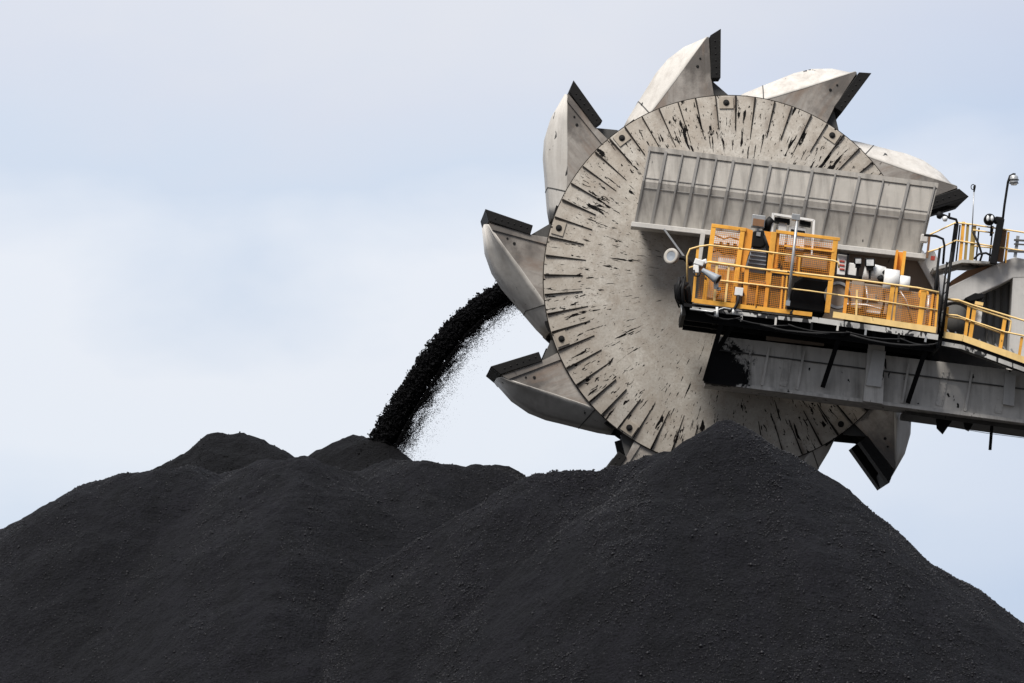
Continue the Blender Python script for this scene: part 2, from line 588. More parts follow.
def heap(name, ridges, label, cat, mat, res, n_lumps, seed, group, rnd=.25, rough=1.0, xmax=None):
    """a heap at its angle of repose under one or more crest lines given as photo pixels + depth"""
    samp = []
    for rid in ridges:
        pts = [at(*p) for p in rid]
        if len(pts) == 1:
            samp.append(pts[0])
        for a, b in zip(pts[:-1], pts[1:]):
            k = max(2, int((b - a).length / .35))
            samp += [a.lerp(b, i / k) for i in range(k)]
        samp.append(pts[-1])
    S = np.array([p[:] for p in samp])
    reach = S[:, 2] / SL
    x0, x1 = (S[:, 0] - reach).min() - 1, (S[:, 0] + reach).max() + 1
    y0, y1 = (S[:, 1] - reach).min() - 1, (S[:, 1] + reach).max() + 1
    x0, x1 = max(x0, -26), min(x1, 27)

    def height(X, Y):
        wx = X + .55 * vnoise(X, Y, .30, seed) + .22 * vnoise(X, Y, 1.1, seed + 1)
        wy = Y + .9 * vnoise(X, Y, .33, seed + 2) + .25 * vnoise(X, Y, 1.1, seed + 3)
        h = np.full(X.shape, -9.0)
        for s in S:
            d = np.sqrt((wx - s[0]) ** 2 + (wy - s[1]) ** 2 + rnd * rnd) - rnd
            h = np.maximum(h, s[2] - SL * d)
        h += .22 * vnoise(X, Y * .16, .75, seed + 11) + .11 * vnoise(X, Y * .2, 2.1, seed + 12)
        h += rough * (.10 * vnoise(X, Y, .9, seed + 4) + .07 * vnoise(X, Y, 2.3, seed + 5) + .035 * vnoise(X, Y, 5.5, seed + 6))
        return h
    # two sheets' worth of detail in one grid: columns even, rows denser on the visible side
    nx = int((x1 - x0) / res)
    ny = int((y1 - y0) / res)
    xs, ys = np.linspace(x0, x1, nx), np.linspace(y0, y1, ny)
    X, Y = np.meshgrid(xs, ys)
    H = np.maximum(height(X, Y), -.4)
    H += (rng.random(H.shape) - .5) * .05 * (H > -.3)
    base = (float(S[:, 0].mean()), float(S[:, 1].mean()), 0.0)
    verts = np.stack([X - base[0], Y - base[1], H], -1).reshape(-1, 3)
    idx = np.arange(nx * ny).reshape(ny, nx)
    q = np.stack([idx[:-1, :-1], idx[:-1, 1:], idx[1:, 1:], idx[1:, :-1]], -1).reshape(-1, 4)
    keep = H.reshape(-1)[q].max(1) > -.35
    q = q[keep]
    me = bpy.data.meshes.new(name)
    me.vertices.add(len(verts))
    me.vertices.foreach_set('co', verts.reshape(-1).astype(np.float32))
    me.loops.add(q.size)
    me.loops.foreach_set('vertex_index', q.reshape(-1).astype(np.int32))
    me.polygons.add(len(q))
    me.polygons.foreach_set('loop_start', (np.arange(len(q)) * 4).astype(np.int32))
    me.polygons.foreach_set('use_smooth', np.ones(len(q), dtype=bool))
    me.materials.append(MT[mat])
    me.update(calc_edges=True)
    o = bpy.data.objects.new(name, me)
    COL.objects.link(o)
    o.location = base
    o['_base'] = base
    tag(o, label, cat, group)
    # loose lumps, thicker in the gullies
    if n_lumps:
        nn = n_lumps * 4
        cx = rng.uniform(x0, x1, nn)
        cy = rng.uniform(S[:, 1].min() - 9, S[:, 1].max() + .8, nn)
        dens = vnoise(cx, cy * .2, 1.6, seed + 8) + .6 * vnoise(cx, cy * .3, 4.5, seed + 9) + rng.uniform(-.45, .45, len(cx))
        hz = height(cx, cy)
        ok = np.where((dens > .12) & (hz > 5.0))[0][:n_lumps]
        sz = .007 + .014 * rng.random(len(ok)) ** 3 + .016 * (rng.random(len(ok)) < .01)
        pos = np.stack([cx[ok], cy[ok], hz[ok] + sz * .35], -1)
        lo = lumps_mesh('loose_lumps', pos, sz, 'lump' if mat == 'coal' else mat, base, o)
        lo['kind'] = 'stuff'
    return o


GH = 'coal heaps of the stockpile'
heap('coal_heap', [[(300, 628, -13.5), (400, 563, -13.6), (470, 518, -13.6), (520, 489, -13.6), (548, 477, -13.8), (578, 472, -14), (602, 472, -14), (640, 464, -14),
                    (690, 449, -14.4), (716, 435, -15), (734, 420, -15.4), (757, 452, -15), (783, 482, -14.8), (833, 518, -14.8), (884, 558, -14.8)]],
     'large black coal heap with a sharp peak in front of the bucket wheel', 'coal heap', 'coal', 0.10, 60000, 3, GH, rnd=.18)
heap('coal_heap', [[(62, 500, -4), (92, 481, -5.5), (130, 469, -7), (165, 466, -7.4), (200, 473, -5), (225, 478, -2.8), (255, 470, -5), (285, 460, -8.4), (320, 465, -6.5),
                    (360, 480, -2.8), (392, 465, -5), (425, 463, -6.6), (465, 463, -6.4), (500, 475, -4)], [(285, 461, -8.4), (283, 500, -10.6), (268, 600, -15)], [(440, 464, -6.6), (425, 520, -9.2)]],
     'broad charcoal coal heap with three low mounds, sloping down to the frame edge', 'coal heap', 'coal', .10, 46000, 21, GH, rnd=.7)
heap('coal_heap', [[(210, 435, 4.5), (220, 428.5, 4.5), (237, 428, 4.5), (248, 433, 4.5)]],
     'darker coal cone behind the three mounds, apart from the falling coal', 'coal heap', 'coal_fresh', .12, 5000, 41, GH, rnd=.4)
heap('coal_heap', [[(350, 442, 3.4), (358, 438.5, 3.4), (367, 441, 3.0)]],
     'darker coal cone directly under the stream of falling coal', 'coal heap', 'coal_fresh', .12, 5000, 57, GH, rnd=.5)

# ------------------------------------------------------------------ falling coal
path = [(572, 278), (540, 281), (511, 289), (484, 305), (459, 326), (437, 354), (415, 387), (396, 418), (380, 447), (374, 462)]
pp = [at(x, y, 2.6 + .04 * i) for i, (x, y) in enumerate(path)]
cum = [0]
for a, b in zip(pp[:-1], pp[1:]):
    cum.append(cum[-1] + (b - a).length)


def along(s):
    s *= cum[-1]
    for i in range(len(pp) - 1):
        if s <= cum[i + 1] + 1e-9:
            f = (s - cum[i]) / (cum[i + 1] - cum[i])
            return pp[i].lerp(pp[i + 1], f), (pp[i + 1] - pp[i]).normalized()
    return pp[-1], (pp[-1] - pp[-2]).normalized()


pos, siz = [], []


def sideways(d):
    q = Vector((-d.z, 0, d.x))
    return q if q.z > 0 else -q


def tear(s, k):
    return mnoise.noise(Vector((s * 9, k, 1.0))) * .5 + mnoise.noise(Vector((s * 27, k, 3.0))) + .8 * mnoise.noise(Vector((s * 80, k, 5.0)))


for i in range(38000):
    s = random.random()
    c, d = along(s)
    sd_ = sideways(d)
    w = .235 + .105 * s
    a, rr = random.uniform(0, 2 * math.pi), math.sqrt(random.random())
    x = math.cos(a) * rr
    wx = w * (1 + .13 * tear(s, 0.0 if x > 0 else 7.0))
    p = c + sd_ * (x * wx) + Vector((0, math.sin(a) * rr * .35, 0)) + d * random.uniform(-.06, .06)
    pos.append(p)
    siz.append(random.uniform(.006, .022) if random.random() < .96 else random.uniform(.022, .05))
for i in range(5000):
    s = random.random()
    c, d = along(s)
    a, rr = random.uniform(0, 2 * math.pi), math.sqrt(random.random()) * .66
    pos.append(c + sideways(d) * (math.cos(a) * rr * (.235 + .105 * s)) + Vector((0, math.sin(a) * rr * .35, 0)))
    siz.append(random.uniform(.03, .06))
# ragged clods riding the upper edge
for i in range(70):
    s = random.random()
    c, d = along(s)
    q = c + sideways(d) * ((.235 + .105 * s) * random.uniform(.88, 1.03))
    for k in range(random.randint(5, 26)):
        pos.append(q + Vector((random.gauss(0, .03), random.gauss(0, .1), random.gauss(0, .03))))
        siz.append(random.uniform(.007, .022))
core = len(pos)
fine_p, fine_s = [], []
for i in range(60000):
    s = random.random() ** .7
    c, d = along(s)
    e = random.expovariate(1.0) * (.05 + .15 * s)
    if e > .95:
        continue
    streak = mnoise.noise(Vector((s * 46 + e * 8, e * 5, 8.0)))
    if streak < -.12 + e * .25 and random.random() < .8:
        continue
    p = c - sideways(d) * ((.235 + .105 * s) * .88 + e) + Vector((0, random.uniform(-.35, .35), 0)) + d * random.uniform(-.1, .1)
    fine_p.append(p)
    fine_s.append(max(.003, random.uniform(.004, .0135) * (1 - e * .75)))
cb = pp[-1]
st = lumps_mesh('coal_stream', np.array([p[:] for p in pos]), np.array(siz), 'coal_fall', tuple(cb))
fn = lumps_mesh('coal_spray', np.array([p[:] for p in fine_p]), np.array(fine_s), 'coal_fall', tuple(cb), st, small=True)
fn['kind'] = 'stuff'
tag(st, 'arc of black coal thrown from behind the wheel with fine spray below', 'falling coal', kind='stuff')

# ------------------------------------------------------------------ bucket wheel
WC = at(731, 281, 0)
RW = 188 * M
wheel = thing('bucket_wheel', WC, 'huge beige bucket wheel with ten pointed steel buckets around its ribbed face', 'bucket wheel')
YA = Vector((0, 1, 0))
m = MB()
m.smooth = True
m.lathe([(.001, -.26), (.30 * RW, -.25), (.55 * RW, -.20), (.78 * RW, -.12), (.90 * RW, -.06), (.985 * RW, -.008), (RW, .0)], WC, YA, 180)
m.lathe([(RW, 0), (RW, .035), (.86 * RW, .06)], WC, YA, 180, False)
# stiffening ribs, proud of the outer band (kept in the face's own mesh)
m.cur = 1
for k in range(60):
    a = R(94.4 + 6 * k + random.uniform(-.35, .35))
    er = Vector((math.cos(a), 0, math.sin(a)))
    et = Vector((-math.sin(a), 0, math.cos(a)))
    r0 = RW * (.79 + random.uniform(-.025, .03))
    r1 = RW * .9985
    y0, y1 = -.12, -.006
    w0, w1 = .007, random.uniform(.012, .019)
    A = WC + er * r0 + Vector((0, y0, 0))
    B = WC + er * r1 + Vector((0, y1, 0))
    o0, o1 = Vector((0, -.010, 0)), Vector((0, -.034, 0))
    i0 = Vector((0, .03, 0))
    m.hexa([A - et * w0 + i0, B - et * w1 + i0, B + et * w1 + i0, A + et * w0 + i0,
            A - et * w0 + o0, B - et * w1 + o1, B + et * w1 + o1, A + et * w0 + o0])
m.build('wheel_face', ['disc', 'rib'], wheel)
m = MB()
m.lathe([(RW * .999, .004), (RW * 1.0045, .010), (RW * 1.0045, .045), (RW * .995, .055)], WC, YA, 180, False)
m.build('rim_edge', 'rib', wheel)
m = MB()
m.lathe([(.86 * RW, .062), (.845 * RW, .10), (.845 * RW, 1.86), (.86 * RW, 1.90)], WC, YA, 120)
m.lathe([(.86 * RW, 1.902), (.98 * RW, 1.92), (.98 * RW, 1.96), (.5 * RW, 2.0), (.001, 2.05)], WC, YA, 120, False)
m.build('wheel_drum', 'grey_dark', wheel)

# one bucket, built in wheel axes: r outwards = +Z, t = -X, w across = Y
FOLD = [(13, 249), (30, 227), (46, 206), (57, 192.5), (67, 180), (74, 172), (84, 162), (92, 155)]
SILH = [(10, 252.5), (34, 243), (51, 231), (63.5, 217), (74, 201), (82.5, 188.5), (93.5, 172), (99.5, 161)]
YM, WH = 1.0, .94


def wp(t, r, w):
    return WC + Vector((-t * M, YM - w, r * M))


m = MB()
m.smooth = True
NU = 10
vs, fs = [], []
for (ft, fr), (stt, sr) in zip(FOLD, SILH):
    for j in range(2 * NU + 1):
        u = j / NU - 1
        k = 1 - max(0, (abs(u) - .4) / .6) ** 1.15
        vs.append(wp(ft + (stt - ft) * k, fr + (sr - fr) * k, -u * WH))
n = 2 * NU + 1
for i in range(len(FOLD) - 1):
    for j in range(n - 1):
        fs.append((i * n + j, i * n + j + 1, (i + 1) * n + j + 1, (i + 1) * n + j))
m.add(vs, fs, True)
bk = m.build('bucket', 'shell', wheel, solid=.03)


def side_poly(sgn):
    m = MB()
    poly = [(12.5, 248)] + FOLD[1:6] + [(72, 166), (4, 166), (9, 184), (12, 206)]
    w0, w1 = WH * sgn, (WH - .035) * sgn
    a = [wp(t, r, w0) for t, r in poly]
    b = [wp(t, r, w1) for t, r in poly]
    k = len(poly)
    m.add(a + b, [tuple(range(k)), tuple(range(2 * k - 1, k - 1, -1))] + [(i, (i + 1) % k, k + (i + 1) % k, k + i) for i in range(k)])
    # raised mouth edge strip
    q = [(11.5, 249), (17, 244), (16, 182), (8, 182), (11, 206)]
    a = [wp(t, r, w0 + .03 * sgn) for t, r in q]
    b = [wp(t, r, w0 - .01 * sgn) for t, r in q]
    k = len(q)
    m.add(a + b, [tuple(range(k)), tuple(range(2 * k - 1, k - 1, -1))] + [(i, (i + 1) % k, k + (i + 1) % k, k + i) for i in range(k)])
    return m


for sgn in (1, -1):
    m = side_poly(sgn)
    m.cur = 1
    for t_, r_, q_ in ((24, 219, .035), (21, 227, .025)):
        m.lathe([(q_, .0), (q_ * .9, -.012 * sgn), (.001, -.016 * sgn)], wp(t_, r_, WH * sgn), (0, 1, 0), 9, False)
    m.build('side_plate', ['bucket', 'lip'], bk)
# seam strap across the shell near its tail
m = MB()
i = 5
pts = []
for j in range(2 * NU + 1):
    u = j / NU - 1
    k = 1 - max(0, (abs(u) - .4) / .6) ** 1.15
    pts.append(wp(FOLD[i][0] + (SILH[i][0] - FOLD[i][0]) * k + .4, FOLD[i][1] + (SILH[i][1] - FOLD[i][1]) * k + .4, -u * (WH + .01)))
m.tube(pts, .014, 5)
m.build('seam_strap', 'grey_dark', bk)
# cutting lip: two dark wear bars joined across the tip, with bolt heads
m = MB()
for sgn in (1, -1):
    q = [(-1, 256.5), (10, 250), (11.5, 206), (1.5, 206)]
    a = [wp(t, r, (WH + .06) * sgn) for t, r in q]
    b = [wp(t, r, (WH - .42) * sgn) for t, r in q]
    m.add(a + b, [(0, 1, 2, 3), (7, 6, 5, 4)] + [(i, (i + 1) % 4, 4 + (i + 1) % 4, 4 + i) for i in range(4)])
    if sgn > 0:
        for k in range(6):
            m.lathe([(.02, 0), (.02, -.012), (.001, -.015)], wp(5.5, 211 + 6.6 * k, (WH + .06)), (0, 1, 0), 8, False)
q = [(-1, 256.5), (11.5, 249), (13, 240), (3, 244)]
a = [wp(t, r, WH - .421) for t, r in q]
b = [wp(t, r, -(WH - .421)) for t, r in q]
m.add(a + b, [(0, 1, 2, 3), (7, 6, 5, 4)] + [(i, (i + 1) % 4, 4 + (i + 1) % 4, 4 + i) for i in range(4)])
m.build('cutting_lip', 'lip', bk, bevel=.012)
# mounting bracket under the lip and at the tail
for sgn in (1, -1):
    m = MB()
    q = [(11, 206), (14, 206), (16, 180), (2, 180), (-6, 190)]
    a = [wp(t, r, (WH - .10) * sgn) for t, r in q]
    b = [wp(t, r, (WH - .20) * sgn) for t, r in q]
    k = len(q)
    m.add(a + b, [tuple(range(k)), tuple(range(2 * k - 1, k - 1, -1))] + [(i, (i + 1) % k, k + (i + 1) % k, k + i) for i in range(k)])
    m.build('lip_bracket', 'grey_dark', bk)
m = MB()
for sgn in (1, -1):
    q = [(90, 168), (97, 163), (101, 155), (94, 150), (86, 158)]
    a = [wp(t, r, (WH - .12) * sgn) for t, r in q]
    b = [wp(t, r, (WH - .32) * sgn) for t, r in q]
    k = len(q)
    m.add(a + b, [tuple(range(k)), tuple(range(2 * k - 1, k - 1, -1))] + [(i, (i + 1) % k, k + (i + 1) % k, k + i) for i in range(k)])
m.tube([wp(94, 160, WH - .05), wp(94, 160, .05 - WH)], .05, 10)
m.build('tail_hinge', 'lip', bk)

m = MB()
cc = WC + Vector((0, -.036, 180.5 * M))
m.obox(cc, Vector((7 * M, 0, 0)), Vector((0, .146 * 6 * M, 6 * M)), Vector((0, -.012, .0018)))
bpl = m.build('bolt_plate', 'pad', wheel)
m = MB()
m.lathe([(.072, .0), (.07, -.012), (.04, -.015), (.04, -.035), (.001, -.04)], cc + Vector((0, -.013, 0)), (0, 1, -.146), 14, False)
m.build('bolt', 'lip', bpl)


def dup_part(src, parent, rot):
    c = src.copy()
    COL.objects.link(c)
    c.parent = parent
    c.rotation_euler = (0, rot, 0)
    for ch in list(src.children):
        d = ch.copy()
        COL.objects.link(d)
        d.parent = c
    return c


TIP0 = 92.2
for src, a0 in ((bk, TIP0), (bpl, 91.3)):
    src.rotation_euler = (0, -R(a0 - 90), 0)
    for k in range(1, 10):
        dup_part(src, wheel, -R(a0 - 90 + 36 * k))

wheel.rotation_euler = (0, 0, R(3.5))

# conveyor arm behind the wheel, where the coal leaves the machine
cv = thing('conveyor', at(900, 345, 2.4), 'dark conveyor arm running behind the wheel, hidden but for the coal it throws', 'conveyor')
m = MB()
m.bar(at(575, 292, 2.6), at(1500, 416, 2.6), .12, 1.3)
m.build('belt', 'belt', cv)
m = MB()
for yy in (1.88, 3.3):
    m.bar(at(585, 300, yy), at(1500, 424, yy), .3, .1)
m.build('side_frame', 'grey_dark', cv)
m = MB()
m.tube([at(577, 292, 1.95), at(577, 292, 3.25)], .22, 20)
m.build('head_pulley', 'black', cv)

# ------------------------------------------------------------------ chute shield
sh = thing('chute_shield', at(777, 240, -.7), 'pale grey ribbed steel shield plate leaning over the wheel face above the platform', 'shield')
TL, TR, BR, BL = (649, 147), (938, 184), (921, 254), (634, 223)


def quad(a, b):
    """photo point on the shield by fractions across and down"""
    x = (TL[0] * (1 - a) + TR[0] * a) * (1 - b) + (BL[0] * (1 - a) + BR[0] * a) * b
    y = (TL[1] * (1 - a) + TR[1] * a) * (1 - b) + (BL[1] * (1 - a) + BR[1] * a) * b
    return x, y


def shY(b):
    return -1.0 - .08 * (b / .45) if b < .45 else -1.08 + .20 * (b - .45) / .55


m = MB()
rows = [0, .45, 1.0]
for b0, b1 in zip(rows[:-1], rows[1:]):
    for k in range(12):
        a0, a1 = k / 12, (k + 1) / 12
        c = [at(*quad(a0, b0), shY(b0)), at(*quad(a1, b0), shY(b0)), at(*quad(a1, b1), shY(b1)), at(*quad(a0, b1), shY(b1))]
        m.add(c, [(0, 1, 2, 3)])
m.build('front_plate', 'panel', sh, solid=.03, weld=True)
# body of the chute behind it
m = MB()
fr = [at(*quad(*q), shY(q[1]) + .05) for q in ((.012, .03), (.988, .03), (.988, .96), (.012, .96))]
bkp = [Vector((p.x, -.36, p.z)) for p in fr]
m.add(fr + bkp, [(0, 1, 5, 4), (1, 2, 6, 5), (2, 3, 7, 6), (3, 0, 4, 7), (4, 5, 6, 7)])
m.build('chute_body', 'panel_rib', sh)
for k, a in enumerate((.004, .06, .118, .173, .235, .294, .36, .422, .484, .567, .647, .73, .813, .90, .99)):
    m = MB()
    for b0, b1 in ((.035, .45), (.45, .985)):
        o = Vector((0, -.035, 0))
        m.bar(at(*quad(a, b0), shY(b0)) + o, at(*quad(a, b1), shY(b1)) + o, .06 if k % 2 else .035, .04)
    m.build('stiffener', 'panel_rib', sh)
m = MB()
for b, w in ((.02, .11),):
    m.bar(at(*quad(-.002, b), shY(b) - .035), at(*quad(1.002, b), shY(b) - .035), w, .03)
m.build('top_flange', 'panel', sh)
for b in (.40, .53):
    m = P('bar', at(*quad(0.005, b), shY(b) - .02), at(*quad(.995, b), shY(b) - .02), .018, .02)
    m.build('cross_rail', 'panel_rib', sh)
m = P('bar', at(631, 225.5, -1.0), at(925, 258, -1.0), .11, .5)
m.build('ledge', 'ledge', sh, bevel=.01)
# lower hopper plates to the right, under the ledge
m = P('prism', [(822, 247), (920, 258.5), (938, 296), (938, 334), (822, 318)], -.72, .3)
m.build('hopper_plate', 'brown', sh)
m = P('bar', at(919, 258, -.82), at(938, 293, -.82), .12, .12)
m.build('hopper_edge', 'grey_light', sh)
m = P('prism', [(926, 252), (934, 250), (939, 262), (940, 292), (937, 292), (921, 259)], -.70, .35)
m.build('hopper_cheek', 'grey_light', sh)
# frame bracket from the ledge down to the platform nose
m = P('bar', at(703, 233, -1.3), at(699, 262, -1.3), .10, .08)
m.build('drop_bracket', 'ledge', sh)
m = P('bar', at(664, 229, -1.3), at(688, 262, -1.3), .04, .04)
m.build('brace', 'steel', sh)

# ------------------------------------------------------------------ boom
boom = thing('boom', at(1000, 425, -1.4), 'grey box girder boom with hanging brackets holding up the yellow platform', 'boom')
GY = -1.95
m = MB()
m.prism([(719, 336), (706, 381), (908, 406), (1030, 421.5), (1500, 484), (1500, 428), (1030, 372)], GY, 1.5)
m.build('box_girder', 'grey', boom, bevel=.01)
# top flange and bottom flange lips
m = P('bar', at(719, 350, GY - .03), at(1500, 450, GY - .03), .028, .05)
m.build('seam_strip', 'grey_dark', boom)
m = MB()
m.prism([(905, 409), (1500, 486), (1500, 493), (1030, 431), (905, 414)], -1.0, 1.4)
m.build('lower_chord', 'grey_dark', boom)
m = P('prism', [(704, 379), (908, 404.5), (1500, 481.5), (1500, 485), (908, 408), (704, 382.5)], GY - .10, .1)
m.build('bottom_flange', 'grey', boom)
# web stiffeners
for px, py in ((748, 362), (765, 364), (800, 372), (905, 382), (968, 392)):
    top = 336 + (px - 719) * .118 + 6
    bot = 381 + (px - 706) * .126 - 3
    m = P('bar', at(px + 4, top, GY - .035), at(px - 3, bot, GY - .035), .05, .07)
    m.build('web_stiffener', 'grey', boom)
for px in (786, 942, 1001):
    top = 336 + (px - 719) * .118 + 8
    bot = 381 + (px - 706) * .126 - 5
    m = MB()
    a_, b_ = at(px + 4, top, GY - .012), at(px - 3, bot, GY - .012)
    m.bar(a_, b_, .16, .02)
    n_ = 9
    for q in range(n_):
        for sx in (-.055, .055):
            c_ = a_.lerp(b_, (q + .5) / n_) + Vector((sx, -.012, 0))
            m.lathe([(.016, 0), (.016, -.014), (.001, -.016)], c_, (0, 1, 0), 6, False)
    m.build('splice_plate', 'grey', boom)
# knee braces from platform edge down to the girder foot
for (x0, y0, x1, y1) in ((722, 322, 705, 380), (733, 324, 716, 352), (839, 338, 823, 386), (927, 346, 908, 402)):
    m = P('bar', at(x0, y0, -2.95), at(x1, y1, GY - .12), .10, .12)
    m.build('knee_brace', 'black', boom)
# hanging boxes
m = MB()
m.prism([(869, 341), (885, 343), (883, 404), (863, 401)], GY - .28, .28)
m.build('hanger_box', 'grey', boom, bevel=.01)
m = P('prism', [(873, 350), (886, 351.5), (881, 387), (866, 385)], GY - .36, .07)
m.build('hanger_cover', 'grey_light', boom)
m = P('prism', [(1005, 373), (1016, 375), (1014, 406), (1003, 404)], GY - .15, .15)
m.build('hanger_bracket', 'grey_light', boom)
# lugs and rod under the chord
m = MB()
m.prism([(936, 416), (954, 418), (943, 434), (937, 428)], -.9, .12)
m.prism([(963, 419), (975, 421), (969, 431), (965, 429)], -.9, .12)
m.build('lug', 'black', boom)
m = P('tube', [at(992, 424, -.95), at(990, 450, -.95)], .035, 8)
m.build('drop_rod', 'black', boom)
m = P('tube', [at(951, 427, -.9), at(985, 433, -.9), at(1500, 499, -.9)], .006, 5)
m.build('guy_wire', 'steel', boom)
m = P('prism', [(728, 322), (938, 340), (962, 344), (1030, 368), (1500, 424), (1500, 432), (1030, 376), (728, 338)], GY + .9, .3)
m.build('gap_shade_plate', 'black', boom)  # added black sheet for the shade between deck and girder
# open window in the web and soot-black nose
m = P('prism', [(767, 327), (825, 334), (824, 346), (766, 340)], GY - .004, .1)
m.build('web_cover', 'brown', boom)
# inclined arm and column at the frame's right
m = MB()
m.prism([(947, 303), (949, 287), (998, 263), (1015, 257), (1040, 262), (1040, 277), (1013, 278), (986, 291), (966, 300)], -1.5, .7)
m.build('inclined_arm', 'grey_light', boom, bevel=.02)
m = MB()
m.prism([(1013, 278), (1040, 277), (1040, 374), (1008, 370)], -1.5, .9)
m.prism([(1040, 262), (1500, 262), (1500, 430), (1040, 374)], -1.5, .9)
m.build('column_plate', 'grey_light', boom)
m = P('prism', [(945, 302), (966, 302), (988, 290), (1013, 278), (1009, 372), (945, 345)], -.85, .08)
m.build('back_plate', 'shadow_plate', boom)  # dark colour holds the shade inside the opening under the arm
for k in range(4):
    m = P('bar', at(988 + 7 * k, 294 - 3 * k, -.9), at(986 + 7 * k, 352 + 3 * k, -.9), .04, .06)
    m.build('back_stiffener', 'grey_dark', boom)
m = P('lathe', [(.001, 0), (.34, 0), (.34, .5), (.001, .5)], at(955, 320, -1.5), (0, 1, 0), 28)
m.build('bearing_drum', 'grey_dark', boom)

# ------------------------------------------------------------------ platform
FY = -3.3
DA, DB = (684, 303), (938, 335)


def deck_py(px):
    return DA[1] + (px - DA[0]) * (DB[1] - DA[1]) / (DB[0] - DA[0])


def deck_z(x):
    a, b = at(*DA, FY), at(*DB, FY)
    return a.z + (x - a.x) * (b.z - a.z) / (b.x - a.x)


def wire_rail(pts, Y, r, name, mat, parent):
    m = MB()
    m.tube([at(x, y, Y) for x, y in pts], r, 7)
    return m.build(name, mat, parent)


plat = thing('platform', at(811, 330, -2.2), 'cantilevered machinery platform with yellow railings and wire mesh beside the wheel', 'platform')
a, b = at(*DA, FY), at(*DB, FY)
m = MB()
dz = Vector((0, 0, -.07))
back = Vector((0, 2.5, 0))
m.hexa([a + dz, b + dz, b + dz + back, a + dz + back, a, b, b + back, a + back])
m.build('deck_floor', 'black', plat)  # black colour carries the shade under the deck
m = MB()
m.bar(at(692, 308.5, FY - .02), at(812, 321.5, FY - .02), .075, .06)
m.bar(at(812, 319.5, FY - .03), at(938, 337.5, FY - .03), .115, .06)
m.build('edge_channel', 'edge', plat)
m = MB()
for k in range(9):
    t = k / 8
    p = a.lerp(b, t) + Vector((0, .1, -.17))
    m.bar(p, p + Vector((0, 2.2, 0)), .08, .18, Vector((0, 0, 1)))
for yy in (.35, 1.25, 2.1):
    m.bar(a + Vector((.05, yy, -.2)), b + Vector((-.05, yy, -.2)), .1, .26, Vector((0, 0, 1)))
m.build('under_frame', 'black', plat)  # black stands in for shade below the deck
# toe boards
m = MB()
m.bar(at(694, 300.5, FY - .05), at(742, 306.5, FY - .05), .10, .02)
m.bar(at(742, 306.5, FY - .05), at(812, 314.5, FY - .05), .09, .02)
m.build('toe_board', 'yellow', plat)
m = P('bar', at(833, 314.5, FY - .05), at(936, 330, FY - .05), .13, .02)
m.build('toe_board', 'yellow_pale', plat)
# rails
wire_rail([(687, 282), (687, 256), (690, 249), (699, 246.5), (709, 245), (760, 251), (833, 260.5), (838, 262), (839, 268)], FY, .020, 'top_rail', 'yellow_pale', plat)
wire_rail([(689, 268), (709, 262), (760, 269), (832, 277), (880, 283), (918, 288), (939, 292.5)], FY, .023, 'top_rail', 'yellow_pale', plat)
wire_rail([(716, 280), (760, 285), (810, 291), (838, 295)], FY, .017, 'mid_rail', 'yellow_pale', plat)
wire_rail([(838, 295), (880, 301), (937, 310)], FY, .017, 'mid_rail', 'yellow_pale', plat)
for (x0, y0, x1, y1, w) in ((698, 247, 693, 302, .07), (717, 263, 714, 304, .06), (729, 265, 725, 304, .05), (747, 268, 744, 305, .11),
                            (771, 253, 765, 309, .09), (783, 276, 780, 311, .05), (787, 276, 784, 311, .04), (848, 280, 844, 316, .09),
                            (857, 290, 856, 318, .05), (893, 285, 888, 322, .11), (897, 286, 893, 323, .06), (924, 291, 919, 327, .14),
                            (933, 294, 929, 329, .06), (938, 292, 935, 331, .05)):
    P('bar', at(x0, y0, FY + .03), at(x1, y1, FY + .03), w * .85, .05).build('railing_post', random.choice(['yellow', 'orange', 'yellow', 'yellow_pale']), plat)
# mesh infill panels of the railing
for q in (((700, 266), (716, 268), (713, 302), (697, 299)), ((718, 268), (744, 271), (741, 305), (715, 302)),
          ((749, 271), (770, 274), (766, 308), (745, 305)), ((850, 283), (891, 288), (887, 320), (846, 314)),
          ((899, 289), (922, 292), (918, 326), (895, 322)), ((925, 293), (938, 295), (934, 330), (921, 327)),
          ((772, 275), (790, 277), (786, 311), (768, 308))):
    P('net', [at(x, y, FY + .04) for x, y in q], .04, .008).build('mesh_panel', 'orange', plat)


# guard frames, standing in mid-platform
def guard(base, label, posts, beams, nets, plates, Y):
    g = thing('machine_guard', base, label, 'machine guard', 'yellow guard frames on the platform')
    for (x0, y0, x1, y1, w) in posts:
        P('bar', at(x0, y0, Y), at(x1, y1, Y), w * M, .07).build('frame_post', 'yellow', g, bevel=.006)
    for (x0, y0, x1, y1, w) in beams:
        P('bar', at(x0, y0, Y - .012), at(x1, y1, Y - .012), w * M, .06).build('frame_beam', 'yellow', g, bevel=.006)
    for q in nets:
        P('net', [at(x, y, Y + .01) for x, y in q], .042, .009).build('mesh_panel', 'orange', g)
    for q in plates:
        P('prism', q, Y + .02, .03).build('guard_plate', 'orange', g)
    return g


